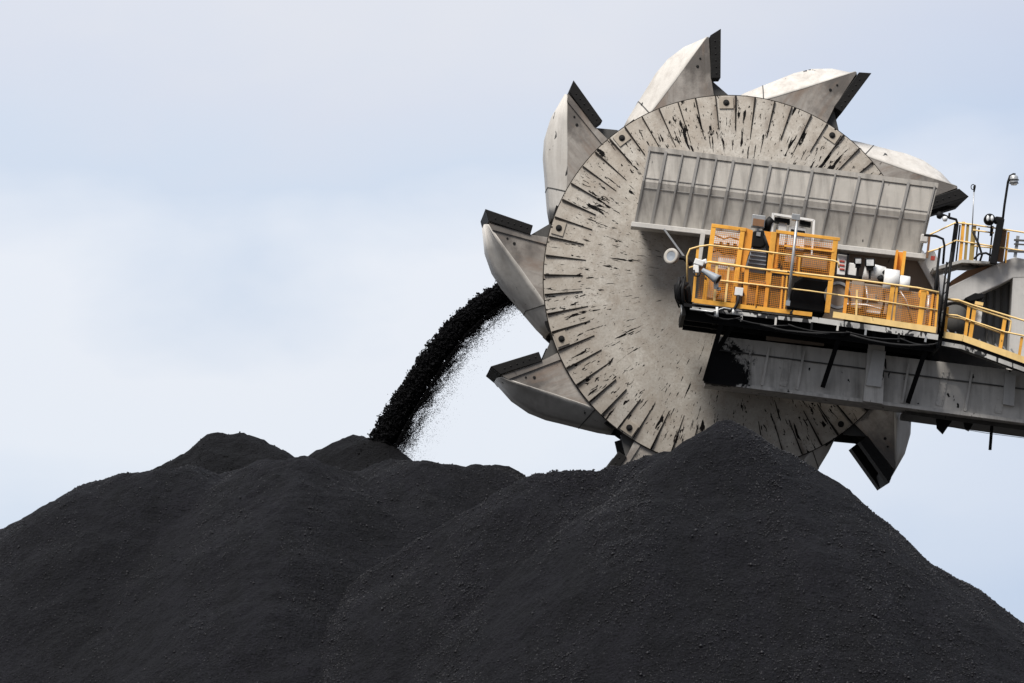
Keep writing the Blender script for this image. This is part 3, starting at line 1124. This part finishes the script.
GYF = -2.75
guard(at(725, 300, GYF), 'yellow open guard frame with beige housing showing through, at the platform nose',
      [(714, 224, 704, 302, 4.6), (743, 228, 733, 303, 4.6)], [(712, 225.5, 746, 230, 3.6), (709, 262, 738, 266, 3)],
      [((716, 228), (741, 231), (737, 263), (711, 260)), ((711, 264), (738, 267), (734, 302), (706, 299))],
      [[(745, 227.5), (753, 230.5), (751, 248), (748, 256), (744, 272), (739, 271)]], GYF)
guard(at(805, 312, GYF), 'long yellow mesh guard frame in front of the white switch rack',
      [(774, 232, 765, 309, 5.5), (836, 238, 827, 313, 5.0), (800, 256, 798, 277, 2)],
      [(776, 231.5, 840, 239.5, 3.2), (771, 270.5, 832, 278.5, 4.4), (784, 246, 834, 252, 1.6)],
      [((780, 234), (834, 241), (830, 276), (775, 269))],
      [[(764, 231), (780, 233), (777, 268), (770, 268), (772, 254), (768, 243)]], GYF)

# ------------------------------------------------------------------ machinery on the platform
def simple(name, label, cat, f, mat, *a, group=None, bevel=.012, **k):
    m = MB()
    getattr(m, f)(*a, **k)
    o = m.build(name, mat, bevel=bevel)
    return tag(o, label, cat, group)


hs = thing('motor_housing', at(722, 300, -2.2), 'beige stained motor housing inside the first yellow guard frame', 'motor housing')
P('box', 724, 271, 30, 58, -2.2, .9).build('housing_body', 'beige', hs, bevel=.03)
P('box', 727, 241, 26, 9, -2.3, .6).build('housing_lid', 'white', hs, bevel=.02)
m = MB()
for k in range(3):
    m.box(721 + 7 * k, 243 + k, 3, 3, -2.36, .06)
m.build('vent_cap', 'black', hs)
P('box', 726, 264, 16, 12, -2.23, .03).build('access_cover', 'white', hs)
P('box', 724, 285, 14, 10, -2.22, .02).build('inspection_plate', 'brown', hs)

mo = thing('drive_motor', at(756, 300, -2.3), 'slate grey drive motor with a black head between the yellow guards', 'motor')
P('prism', [(752, 247), (767, 248.5), (765, 274), (744, 272)], -2.35, .7).build('motor_body', 'motor', mo, bevel=.02)
m = MB()
for k in range(5):
    m.bar(at(750.5 - 1 * k, 251 + 4 * k, -2.38), at(766, 253 + 4 * k, -2.38), .02, .05)
m.build('cooling_fin', 'motor', mo)
P('prism', [(753, 231), (764, 230), (766, 245), (761, 248), (752, 247)], -2.45, .35).build('terminal_head', 'black', mo, bevel=.03)
P('box', 758.5, 234, 4, 4, -2.47, .02).build('head_label', 'steel', mo)
P('prism', [(744, 273), (768, 275), (764, 308), (742, 305)], -2.25, .8).build('motor_plinth', 'brown', mo)
m = MB()
m.tube([at(765, 236, -2.5), at(768, 244, -2.55), at(769, 256, -2.5), at(768, 272, -2.4)], .055, 8)
m.build('power_cable', 'rubber', mo)

jb = thing('control_box', at(759, 229, -2.2), 'small control box with rust brown front above the motor', 'control box')
P('box', 758.5, 221, 13, 12, -2.2, .25).build('box_body', 'steel', jb, bevel=.01)
P('box', 758.5, 222.5, 11, 7, -2.22, .02).build('box_front', 'rust', jb)
P('bar', at(758, 228, -2.1), at(757, 250, -2.1), .06, .06).build('box_stand', 'steel', jb)

sr = thing('switch_rack', at(792, 250, -1.9), 'white tubular rack with black panels and cabinets behind the mesh guard', 'rack')
m = MB()
for a_, b_ in (((773, 213), (770, 262)), ((814, 220), (811, 264)), ((773, 214), (814, 220.5))):
    m.bar(at(*a_, -1.95), at(*b_, -1.95), .05, .05)
    m.bar(at(*a_, -1.5), at(*b_, -1.5), .05, .05)
m.build('rack_frame', 'white', sr)
P('prism', [(775, 217), (790, 219), (790, 223.5), (775, 221.5)], -1.9, .3).build('black_panel', 'black', sr)
P('prism', [(800, 220), (811, 222), (811, 226), (800, 224)], -1.9, .3).build('black_panel', 'black', sr)
m = MB()
m.box(782, 233, 8, 24, -1.85, .3)
m.build('cabinet', 'white', sr, bevel=.01)
m = MB()
m.prism([(789, 226), (806, 228.5), (804, 250), (787, 248)], -1.85, .3)
m.build('cabinet', 'white', sr, bevel=.01)
P('prism', [(791, 229), (805, 231), (804, 236), (790.5, 234)], -1.88, .03).build('cabinet_screen', 'black', sr)
m = MB()
m.tube([at(766, 231, -1.95), at(769, 222, -1.95), at(772, 219, -1.95)], .09, 8)
m.build('cable_bundle', 'rubber', sr)

pw = thing('whip_pole', at(788, 306, -3.4), 'slim grey pole with a small box on top, clamped to the front railing', 'pole')
P('tube', [at(797.5, 216, -3.38), at(787.5, 306, -3.38)], .033, 8).build('pole_shaft', 'steel', pw)
P('box', 796, 217, 8, 6, -3.42, .16).build('pole_head', 'steel', pw, bevel=.01)
P('box', 788, 303, 4, 5, -3.44, .1).build('pole_clamp', 'motor', pw)

bp_ = thing('brake_cover', at(806, 312, -2.4), 'black brake cover hood in the dark gap under the mesh guard', 'brake cover')
m = MB()
m.prism([(795, 282), (804, 277), (829, 280), (825, 314), (789, 309), (790, 296)], -2.4, 1.0)
m.build('hood', 'black', bp_, bevel=.05)
m = P('lathe', [(.24, 0), (.30, 0), (.30, .18), (.24, .18)], at(838, 295, -2.5), (0, 1, 0), 30, False)
m.build('brake_ring', 'steel', bp_)
P('lathe', [(.001, .05), (.23, .05), (.23, .15), (.001, .15)], at(838, 295, -2.5), (0, 1, 0), 30, False).build('brake_hub', 'beige', bp_)

gb = thing('gearbox', at(890, 322, -2.2), 'brown grey gearbox casing behind the orange mesh right of the black brake hood', 'gearbox')
m = MB()
m.prism([(846, 281), (880, 285), (938, 296), (932, 332), (846, 318)], -2.2, 1.0)
m.build('gearbox_body', 'brown', gb, bevel=.03)
P('box', 857, 294, 12, 28, -2.5, .3).build('shaft_cover', 'beige', gb, bevel=.02)
P('box', 871, 297, 13, 6, -2.3, .1).build('casing_step', 'beige', gb, bevel=.01)
P('box', 875, 307, 24, 12, -2.26, .06).build('casing_step', 'beige', gb, bevel=.01)
P('box', 874, 312, 15, 2, -2.3, .04).build('name_plate', 'white', gb)
P('lathe', [(.001, 0), (.07, 0), (.07, .1), (.12, .1), (.12, .16)], at(924, 293.5, -2.95), (0, 1, 0), 14, False).build('oil_cap', 'yellow', gb)
P('prism', [(903, 297), (920, 300), (917, 324), (901, 321)], -2.24, .04).build('access_cover', 'rust', gb)

ct = thing('tank', at(886, 290, -1.9), 'pair of white cylinders lying end to end behind the yellow railing', 'tank')
m = MB()
m.tube([at(864, 271, -1.9), at(884, 276, -1.9)], .20, 20)
m.build('tank_shell', 'white', ct)
m = MB()
m.tube([at(883, 281, -2.05), at(898, 283, -2.05)], .28, 20)
m.build('tank_shell', 'white', ct)
m = MB()
m.tube([at(898, 284, -2.1), at(909, 285.5, -2.1)], .20, 20)
m.build('tank_end', 'white', ct)
m = MB()
m.tube([at(880, 277, -2.15), at(882, 281, -2.2)], .07, 10)
m.tube([at(884, 272, -2.15), at(886, 273.5, -2.2)], .05, 10)
m.build('valve', 'black', ct)
P('prism', [(846, 274), (884, 280), (884, 285), (846, 279)], -1.8, .5).build('cradle', 'black', ct)

el = thing('electric_panel', at(842, 280, -1.7), 'pale electrical panel in a black frame under the shield ledge', 'electrical panel')
P('prism', [(838, 254), (847, 255), (846, 275), (837, 274)], -1.7, .1).build('panel_door', 'white', el)
m = MB()
m.bar(at(848.5, 254, -1.75), at(845.5, 278, -1.75), .05, .06)
m.bar(at(837, 253, -1.75), at(849, 254.8, -1.75), .03, .06)
m.build('panel_frame', 'black', el)
m = MB()
for k in range(3):
    m.box(842, 261 + 4 * k, 5, 1.4, -1.72, .02)
m.build('warning_plate', 'red', el)
P('box', 852, 270, 9, 14, -1.75, .35).build('side_cabinet', 'white', el, bevel=.015)

yc = thing('channel_post', at(898, 300, -1.6), 'short orange steel channel standing upright beside the white cylinders', 'post')
P('box', 896, 262, 2.2, 24, -1.75, .22).build('channel_flange', 'orange', yc)
P('box', 903.5, 263, 3.0, 24, -1.75, .22).build('channel_flange', 'yellow', yc)
P('box', 899.7, 263, 6, 22, -1.6, .03).build('channel_web', 'orange', yc)


def flood(name, label, x, y, w, tilt, Y, post_y):
    f = thing(name, at(x, post_y, Y), label, 'floodlight', 'floodlights on the platform')
    c = at(x, y, Y)
    fa = Vector((math.sin(tilt) * .3, -1, -.18)).normalized()
    s = Vector((1, 0, 0))
    s = (s - fa * s.dot(fa)).normalized()
    t = fa.cross(s)
    m = MB()
    m.obox(c, s * w / 2, t * w * .42, fa * .06)
    m.build('lamp_housing', 'black', f, bevel=.015)
    m = MB()
    m.obox(c + fa * .066, s * w * .36, t * w * .30, fa * .008)
    m.build('lamp_glass', 'glass', f)
    m = MB()
    m.bar(c + Vector((0, .03, -w * .4)), at(x - .4, post_y, Y + .03), .045, .05)
    m.obox(c + Vector((0, .03, -w * .55)), s * w * .33, Vector((0, 0, .05)), Vector((0, .06, 0)))
    m.build('lamp_stand', 'black', f)
    return f


flood('floodlight', 'smaller square floodlight beside the electrical panel', 858, 261, .17, .1, -2.0, 277)
flood('floodlight', 'larger square floodlight on a black bracket over the white tank', 870, 262.5, .22, -.1, -2.15, 279)

# searchlight hanging at the nose and the tubular lamp on the railing
sl = thing('searchlight', at(675, 262, -2.0), 'round white searchlight poking out in front of the wheel face', 'searchlight')
c = at(672, 256.5, -2.0)
m = MB()
m.lathe([(.11, -.05), (.17, -.07), (.18, -.04), (.16, .05), (.09, .12), (.05, .14), (.001, .14)], c, Vector((.5, .8, -.1)), 24)
m.build('lamp_shell', 'panel', sl)
P('lathe', [(.001, -.03), (.112, -.045)], c, Vector((.5, .8, -.1)), 24).build('lamp_lens', 'motor', sl)
m = MB()
m.tube([at(674, 257, -1.9), at(684, 258, -1.9), at(691, 264, -2.0)], .05, 8)
m.build('lamp_arm', 'black', sl)

tl = thing('tube_lamp', at(706, 280, -3.5), 'grey tubular lamp pointing down from the nose railing with a white fitting', 'lamp')
m = MB()
m.lathe([(.001, 0), (.05, .0), (.055, .06), (.07, .15), (.10, .36), (.115, .43), (.095, .43), (.08, .38)], at(702.5, 270, -3.5), Vector((.80, -.30, -.56)), 20)
m.build('lamp_barrel', 'motor', tl)
P('lathe', [(.001, .41), (.094, .425)], at(702.5, 270, -3.5), Vector((.80, -.30, -.56)), 20).build('lamp_mouth', 'black', tl)
m = MB()
m.obox(at(699, 262.5, -3.45), Vector((.10, 0, -.03)), Vector((.02, 0, .06)), Vector((0, .06, 0)))
m.obox(at(696, 269, -3.45), Vector((.06, 0, 0)), Vector((0, 0, .09)), Vector((0, .05, 0)))
m.obox(at(704, 262, -3.40), Vector((.06, 0, .02)), Vector((-.01, 0, .05)), Vector((0, .05, 0)))
m.build('lamp_fitting', 'white', tl, bevel=.015)
m = MB()
m.tube([at(694, 270, -3.52), at(695, 276, -3.55), at(699, 276, -3.55), at(701, 271, -3.52)], .02, 6)
m.build('lamp_lead', 'rubber', tl)
m = MB()
m.obox(at(716, 286, -3.42), Vector((.05, 0, 0)), Vector((0, 0, .07)), Vector((0, .04, 0)))
m.obox(at(719, 289, -3.42), Vector((.04, 0, 0)), Vector((0, 0, .03)), Vector((0, .04, 0)))
simple_o = m.build('socket_box', 'white')
tag(simple_o, 'small white socket hanging below the tubular lamp', 'socket')

jb2 = thing('junction_box', at(739, 305, -3.4), 'white junction box on the railing with a black cable below', 'junction box')
P('box', 739, 291.5, 8, 8, -3.42, .1).build('box_body', 'white', jb2, bevel=.01)
m = MB()
m.tube([at(738.5, 295, -3.4), at(738, 302, -3.4), at(735, 308, -3.42), at(728, 312, -3.4)], .035, 7)
m.build('cable', 'rubber', jb2)

# cable hank on the nose
hk = thing('cable_bundle', at(683, 302, -3.0), 'tangle of black hoses hanging at the platform nose', 'cables')
for k in range(16):
    x0, y0 = random.uniform(679, 690), random.uniform(276, 284)
    x1, y1 = random.uniform(677, 690), random.uniform(302, 310)
    Y = random.uniform(-3.3, -2.7)
    s = random.uniform(-7, 3)
    P('tube', [at(x0, y0, Y), at((x0 + x1) / 2 + s - 1, (y0 * 2 + y1) / 3, Y - .1), at((x0 + x1) / 2 + s, (y0 + 2 * y1) / 3, Y), at(x1 + 2, y1, Y + .1)],
      random.uniform(.014, .038), 7).build('hose', 'rubber', hk)
P('prism', [(683, 288), (690, 285), (693, 303), (686, 304)], -2.85, .3).build('hose_box', 'black', hk, bevel=.03)
P('tube', [at(682, 305, -3.1), at(682, 315, -3.1)], .025, 7).build('hose_end', 'white', hk)
# brackets and drips under the nose
ub = thing('nozzle_bar', at(715, 316, -3.2), 'row of spray nozzles and pipe ends under the platform nose', 'spray bar')
P('prism', [(686, 303), (736, 309), (736, 315), (690, 310)], -3.0, .5).build('bar_body', 'black', ub)
for x in (717, 733):
    P('tube', [at(x, 305 + (x - 700) * .12, -3.42), at(x + .3, 317 - (x - 717) * .15, -3.42)], .03, 7).build('nozzle', 'white', ub)
m = MB()
m.tube([at(690, 309, -3.4), at(712, 312, -3.4), at(724, 308, -3.42), at(742, 311.5, -3.4)], .022, 6)
m.build('feed_pipe', 'steel', ub)

# hoses and conduits along the platform
def droop(px0, px1, dy, Y, r, sag):
    pts = []
    for i in range(9):
        f = i / 8
        x = px0 + (px1 - px0) * f
        pts.append(at(x, deck_py(x) + dy + sag * 4 * f * (1 - f) + random.uniform(-.3, .3), Y))
    return P('tube', pts, r, 6)


for (x0, x1, dy, sag, r) in ((705, 742, 7, 4, .022), (738, 790, 9, 3, .018), (788, 850, 8.5, 3.5, .02), (846, 905, 8, 3, .018), (900, 938, 8, 4, .022), (760, 830, 12, 3, .03), (850, 930, 11, 4, .03)):
    droop(x0, x1, dy, FY - .07, r, sag).build('slung_cable', 'rubber', plat)
for x in (700, 716, 742, 776, 812, 838, 866, 899, 926):
    y = deck_py(x)
    P('bar', at(x, y + 3, FY - .06), at(x - .8, y + 3 + random.uniform(5, 10), FY - .06), .045, .03).build('edge_clip', random.choice(['black', 'steel', 'ledge']), plat)
cdt = thing('conduit_rack', at(868, 300, -2.6), 'bundle of thin pipes and hoses clamped across the gearbox casing', 'pipes')
for k, (x0, y0, x1, y1, x2, y2, r, mt) in enumerate(((846, 283, 850, 296, 849, 316, .025, 'rubber'), (866, 286, 868, 300, 864, 317, .02, 'steel'), (884, 290, 884, 304, 880, 319, .028, 'rubber'),
                                                     (900, 291, 906, 300, 912, 322, .02, 'steel'), (846, 304, 866, 305, 884, 310, .022, 'white'), (905, 306, 914, 309, 930, 309, .018, 'rubber'))):
    P('tube', [at(x0, y0, -2.6), at(x1, y1, -2.65), at(x2, y2, -2.6)], r, 7).build('pipe', mt, cdt)
hz_ = thing('hose_loom', at(722, 300, -2.5), 'loops of dark hose in front of the beige motor housing', 'hoses')
for (pl, r) in (([(713, 252), (718, 250), (724, 254), (731, 253), (739, 257)], .022), ([(712, 276), (717, 270), (723, 275), (722, 288), (716, 298)], .025), ([(727, 268), (731, 277), (729, 290), (735, 299)], .02),
                ([(715, 235), (724, 239), (730, 237), (739, 240)], .02)):
    P('tube', [at(x, y, -2.55) for x, y in pl], r, 7).build('hose', random.choice(['rubber', 'rust']), hz_)
vb = thing('valve_block', at(785, 268, -2.55), 'small pale valve block with rust plate behind the long mesh guard', 'valve block')
P('box', 791, 259, 11, 6, -2.6, .15).build('block_body', 'white', vb, bevel=.01)
P('box', 789, 251, 7, 5, -2.55, .15).build('block_body', 'beige', vb, bevel=.01)
P('box', 815, 262, 24, 14, -2.3, .3).build('back_box', 'brown', vb, bevel=.02)
P('tube', [at(783, 262, -2.6), at(781, 254, -2.6), at(786, 246, -2.6), at(800, 247, -2.6)], .025, 7).build('hose', 'rubber', vb)
lw = thing('skid_frame', at(757, 306, -2.9), 'rust brown base frame low behind the railing below the drive motor', 'base frame')
P('box', 758, 293, 20, 24, -2.85, .3).build('base_plate', 'rust', lw, bevel=.01)
P('bar', at(749, 283, -2.9), at(769, 286, -2.9), .05, .06).build('base_rail', 'orange', lw)
P('bar', at(758, 284, -2.9), at(755, 306, -2.9), .04, .06).build('base_rail', 'orange', lw)

# ------------------------------------------------------------------ sloping walkway to the right
RY = -2.9
wk = thing('walkway', at(985, 352, RY), 'sloping walkway with pale yellow handrails leading off from the platform', 'walkway')
a, b = at(942, 337.5, RY), at(962, 341, RY)
c2, d2 = at(1024, 363.5, RY), at(1400, 500, RY)
m = MB()
pts = [a, b, c2, d2]
dz, bk2 = Vector((0, 0, -.07)), Vector((0, 1.1, 0))
for p, q in zip(pts[:-1], pts[1:]):
    m.hexa([p + dz, q + dz, q + dz + bk2, p + dz + bk2, p, q, q + bk2, p + bk2])
m.build('walk_floor', 'black', wk)  # shade under the walkway put into the black colour
m = MB()
for p, q in zip(pts[:-1], pts[1:]):
    m.bar(p + Vector((0, .02, -.13)), q + Vector((0, .02, -.13)), .09, .06)
m.build('walk_beam', 'edge', wk)
m = MB()
tb = [at(943, 334.5, RY - .03), at(963, 338, RY - .03), at(1024, 360, RY - .03), at(1400, 496, RY - .03)]
for p, q in zip(tb[:-1], tb[1:]):
    m.bar(p, q, .14, .02)
m.build('toe_board', 'yellow_pale', wk)
for (pl, Y) in (([(947, 299), (958, 300), (972, 305), (1010, 316.5), (1032, 323), (1400, 440)], RY),
                ([(948, 299.5), (960, 301.5), (974, 308), (1008, 319), (1011, 321), (1010, 331), (1007, 333.5)], RY + .02)):
    wire_rail(pl, Y, .021, 'top_rail', 'yellow_pale', wk)
for (pl, Y) in (([(946, 314.5), (957, 315.5), (972, 321), (1005, 332), (1032, 337.5), (1400, 462)], RY),
                ([(946, 316.5), (962, 319), (1003, 334)], RY + .05)):
    wire_rail(pl, Y, .019, 'mid_rail', 'yellow_pale', wk)
for (x0, y0, x1, y1, w) in ((948, 307, 945, 334, .05), (969, 306, 965, 338, .07), (975, 305, 970, 339, .085), (1005, 318, 1000, 350, .08), (1022, 337, 1019, 357, .06), (1060, 331, 1057, 372, .08)):
    P('bar', at(x0, y0, RY + .04), at(x1, y1, RY + .04), w, .04).build('railing_post', 'yellow', wk)
m = MB()
for k in range(9):
    m.bar(at(947 + 8 * k, 329.5 + 2.4 * k, RY + .7), at(950 + 8 * k, 334 + 2.4 * k, RY + .7), .03, .03)
m.build('grating', 'steel', wk)
pn = thing('white_panel', at(978, 322, RY + .15), 'narrow white panel behind the walkway handrail', 'panel')
P('prism', [(976, 303), (983, 304), (981, 323), (974.5, 321)], RY + .12, .05).build('panel_board', 'white', pn)
P('bar', at(975, 303, RY + .12), at(983, 304.5, RY + .12), .07, .12).build('panel_rim', 'yellow_pale', pn)
cw = P('prism', [(965, 298), (975, 293), (984, 294), (984, 297), (970, 301)], -2.2, .6).build('lamp_hood', 'black')
tag(cw, 'black tilted hood under the inclined arm, above the walkway', 'hood')

# vertical ladder between platform and walkway
ld = thing('ladder', at(941, 335, -3.0), 'thin dark pipes and ladder rails standing where platform meets walkway', 'ladder')
for (x0, y0, x1, y1, r) in ((952, 252, 942, 336, .035), (947, 262, 938, 334, .022), (940, 248, 930, 330, .03), (938, 270, 937, 294, .02)):
    P('tube', [at(x0, y0, -3.0), at(x1, y1, -3.0)], r, 7).build('ladder_rail', 'black', ld)
m = MB()
for k in range(7):
    f = k / 7
    m.bar(at(951.5 - 9 * f, 258 + 76 * f, -3.0), at(946.5 - 8 * f, 266 + 66 * f, -3.0), .02, .02)
m.build('rung', 'black', ld)
P('tube', [at(929, 295, -3.05), at(926, 334, -3.05)], .035, 8).build('conduit', 'steel', ld)

# ------------------------------------------------------------------ upper service platform
UY = -1.7
up = thing('service_platform', at(965, 263, UY), 'small upper service platform with faded yellow rails against the sky', 'platform')
m = MB()
m.prism([(933, 267.5), (962, 259.5), (997, 262), (998, 264), (962, 262.5), (934, 270.5)], UY, 1.3)
m.build('floor_plate', 'edge', up)
m = MB()
m.prism([(951, 281), (966, 271), (994, 264), (998, 263), (951, 288)], UY + .3, .8)
m.build('support_plate', 'rust', up)
for pl in ([(927, 236), (938, 231), (956, 222.5), (972, 224.5), (1030, 233.5), (1120, 246)], [(928, 252), (938, 249), (956, 240.5), (972, 243), (1030, 252), (1120, 265)],
           [(973, 230), (994, 233)], [(974, 246), (994, 248)]):
    wire_rail(pl, UY, .018, 'rail', 'yellow_pale', up)
for (x0, y0, x1, y1, w, mt) in ((956.5, 224, 951, 264, .10, 'black'), (963.5, 222, 960, 262, .07, 'yellow'), (968, 224, 965, 261, .06, 'olive'), (974, 226, 971, 262, .10, 'olive'),
                                (960, 225, 956, 262, .03, 'black'), (979, 228, 976, 262, .03, 'black'), (993, 226, 989, 263, .03, 'black'),
                                (1004, 230, 1000, 262, .13, 'rust'), (1008.5, 232, 1005, 263, .05, 'yellow'), (1018, 236, 1015, 257, .07, 'steel')):
    P('bar', at(x0, y0, UY + .04), at(x1, y1, UY + .04), w, .06).build('upright', mt, up)
m = MB()
m.tube([at(973, 232, UY - .1), at(979, 245, UY - .1), at(982, 255, UY - .1), at(980, 261, UY - .1)], .025, 6)
m.tube([at(974, 259, UY - .12), at(979, 254, UY - .12), at(986, 253, UY - .12), at(992, 256, UY - .12)], .025, 6)
m.build('loose_cable', 'rubber', up)
m = MB()
m.tube([at(924, 235, UY - .5), at(936, 236, UY - .5), at(943, 239, UY - .5), at(944.5, 246, UY - .5), at(943, 264, UY - .5)], .028, 8)
m.build('hoop_rail', 'black', up)
m = MB()
m.bar(at(1014, 240, UY), at(1030, 241, UY), .04, .05)
m.bar(at(1008, 251, UY), at(1030, 252, UY), .05, .05)
m.bar(at(1014, 244, UY), at(1030, 245, UY), .03, .05)
m.build('side_bracket', 'grey_dark', up)

ms = thing('mast', at(996, 263, UY), 'thick black mast post standing on the upper service platform', 'mast')
P('bar', at(1001, 219, UY - .15), at(993, 264, UY - .15), .15, .16).build('mast_shaft', 'black', ms, bevel=.01)
P('box', 999, 220, 8, 7, UY - .22, .2).build('mast_cap', 'black', ms, bevel=.03)
lp = thing('lamp_post', at(1002, 222, UY), 'bent black lamp post with a caged grey lamp hanging from its top', 'lamp post')
m = MB()
m.tube([at(1002, 226, UY - .1), at(1004.5, 205, UY - .1), at(1008, 182, UY - .1), at(1010, 176, UY - .1), at(1013.5, 174.2, UY - .1), at(1015.5, 174.5, UY - .1)], .027, 8)
m.build('post_pipe', 'black', lp)
cl = at(1013.8, 175.5, UY - .1)
P('lathe', [(.001, .02), (.07, .0), (.095, -.03), (.10, -.10)], cl, (0, 0, 1), 18).build('lamp_hood', 'steel', lp)
P('lathe', [(.098, -.10), (.09, -.17), (.06, -.215), (.001, -.22)], cl, (0, 0, 1), 18).build('lamp_globe', 'glass', lp)
m = MB()
for hh, rr in ((-.1, .108), (-.17, .098)):
    m.tube([cl + Vector((math.cos(t) * rr, math.sin(t) * rr, hh)) for t in [2 * math.pi * k / 16 for k in range(17)]], .009, 5)
m.build('lamp_cage', 'black', lp)
tw = thing('siren', at(991, 226, UY), 'round black twin faced siren on a short stalk beside the mast', 'siren')
c = at(989.5, 219.5, UY - .2)
P('lathe', [(.001, -.12), (.09, -.12), (.125, -.06), (.125, .08), (.08, .14), (.001, .14)], c, (0, 1, 0), 22).build('siren_body', 'black', tw)
m = MB()
for s in (-1, 1):
    cc2 = c + Vector((s * .045, -.115, .01))
    m.lathe([(.001, -.02), (.03, -.016), (.036, 0)], cc2, (0, 1, 0), 12)
for i, vv in enumerate(m.v):
    vv.z = c.z + .01 + (vv.z - c.z - .01) * 1.9
m.build('siren_lens', 'glass', tw)
P('tube', [at(991.5, 224, UY - .15), at(990.5, 236, UY - .1)], .02, 7).build('siren_stalk', 'black', tw)
an = thing('antenna', at(972, 227, UY), 'thin whip antenna with a small oval loop at its tip', 'antenna')
P('tube', [at(974, 192, UY - .2), at(972, 232, UY - .2)], .012, 6).build('antenna_rod', 'steel', an)
m = MB()
m.tube([at(974, 192, UY - .2), at(974.5, 187, UY - .2), at(975, 185, UY - .2)], [.016, .03, .02], 8)
m.tube([at(973 + 2 * math.cos(t), 187 + 2.6 * math.sin(t), UY - .2) for t in [2 * math.pi * k / 12 for k in range(13)]], .010, 5)
m.build('antenna_loop', 'black', an)
ca = thing('camera_arm', at(956, 224, UY), 'black bracket with a clear dome camera under the bucket tip', 'camera')
m = MB()
m.tube([at(957.5, 224, UY - .2), at(956, 219.5, UY - .2), at(950, 218, UY - .2), at(942, 214.5, UY - .2)], .03, 7)
m.tube([at(949, 217.5, UY - .2), at(949.5, 213, UY - .2)], .025, 7)
m.build('bracket', 'black', ca)
P('lathe', [(.001, .1), (.06, .08), (.075, 0), (.05, -.05), (.001, -.06)], at(939.5, 216, UY - .2), (.3, .3, 1), 16).build('lamp_shell', 'black', ca)
P('lathe', [(.001, .07), (.05, .05), (.06, 0), (.04, -.05), (.001, -.06)], at(945, 219, UY - .2), (0, 0, 1), 16).build('dome', 'glass', ca)
wl = thing('wall_lamp', at(926, 240, -1.3), 'small grey bulkhead lamp at the corner of the shield with a dark bracket', 'lamp')
P('box', 924.5, 238, 7, 8, -1.4, .2).build('lamp_body', 'grey_light', wl, bevel=.02)
P('bar', at(929.5, 236, -1.35), at(927, 258, -1.35), .05, .06).build('lamp_bracket', 'rust', wl)
P('box', 933, 258, 4, 4, -2.0, .1).build('lamp_button', 'red', wl)

# ------------------------------------------------------------------ daylight
w = bpy.data.worlds.new('World')
scene.world = w
w.use_nodes = True
nt = w.node_tree
nt.nodes.clear()
out = nd(nt, 'ShaderNodeOutputWorld')
bg = nd(nt, 'ShaderNodeBackground')
lk(nt, bg.outputs[0], out.inputs[0])
bg.inputs['Strength'].default_value = .1
SUN_EL, SUN_AZ = R(60), R(-152)                  # azimuth measured from +Y toward +X; the sun stands behind the camera, to the left
sky = nd(nt, 'ShaderNodeTexSky', sky_type='NISHITA')
sky.sun_disc = False
sky.sun_elevation = SUN_EL
sky.sun_rotation = SUN_AZ
tc = nd(nt, 'ShaderNodeTexCoord')
dirv = tc.outputs['Generated']
sep = nd(nt, 'ShaderNodeSeparateXYZ')
lk(nt, dirv, sep.inputs[0])
# thin overcast: brighter overhead than at the horizon, drifting soft banks of cloud
up_ = math_n(nt, 'MAXIMUM', sep.outputs[2], 0)
n1 = noise(nt, scaled(nt, dirv, (1, 1, 2.2)), 7.0, 5, .5, .3)
n2 = noise(nt, scaled(nt, dirv, (1, 1, 2.0)), 16.0, 5, .55, .2)
band = math_n(nt, 'ADD', sep.outputs[2], math_n(nt, 'ADD', math_n(nt, 'MULTIPLY', math_n(nt, 'SUBTRACT', n1, .5), .085), math_n(nt, 'MULTIPLY', math_n(nt, 'SUBTRACT', n2, .5), .035)))
K = 8.1
c3 = lambda *c: tuple(K * q for q in c)
cl = ramp(nt, band, [(.0, c3(.70, .78, .90)), (.065, c3(.68, .77, .91)), (.092, c3(.83, .875, .955)), (.125, c3(.84, .875, .945)), (.148, c3(.66, .74, .87)),
                     (.172, c3(.71, .75, .85)), (.19, c3(.76, .78, .845)), (.30, c3(.72, .75, .83)), (1.0, c3(.80, .82, .86))])
side = ramp(nt, math_n(nt, 'ADD', sep.outputs[0], math_n(nt, 'MULTIPLY', math_n(nt, 'SUBTRACT', n1, .5), .12)), [(.03, (1, 1, 1)), (.12, (.80, .845, .925))])
cl = mixc(nt, 1.0, cl, side, 'MULTIPLY')
# sky dimmed behind the camera, added to deepen shade on front faces
behind = nd(nt, 'ShaderNodeMapRange', interpolation_type='SMOOTHSTEP')
lk(nt, sep.outputs[1], behind.inputs[0])
for i_, q_ in enumerate((-.75, .45, .50, 1.0)):
    behind.inputs[1 + i_].default_value = q_
bright = math_n(nt, 'MULTIPLY', math_n(nt, 'ADD', math_n(nt, 'MULTIPLY', up_, .55), .93), behind.outputs[0])
vs_ = nd(nt, 'ShaderNodeVectorMath', operation='SCALE')
lk(nt, cl, vs_.inputs[0])
lk(nt, bright, vs_.inputs['Scale'])
lk(nt, mixc(nt, .94, sky.outputs[0], vs_.outputs[0]), bg.inputs['Color'])

sd = bpy.data.lights.new('sun', 'SUN')
sd.energy = 4.8
sd.angle = R(22)
sd.color = (1, .955, .89)
so = bpy.data.objects.new('sun', sd)
COL.objects.link(so)
sv = Vector((math.sin(SUN_AZ) * math.cos(SUN_EL), math.cos(SUN_AZ) * math.cos(SUN_EL), math.sin(SUN_EL)))
so.rotation_euler = sv.to_track_quat('Z', 'Y').to_euler()
so.location = (-20, -60, 60)

vs = scene.view_settings
vs.view_transform = 'Standard'
vs.look = 'None'
vs.exposure = .3
vs.gamma = 1
vs.use_curve_mapping = False

for o in scene.objects:
    if '_base' in o:
        del o['_base']
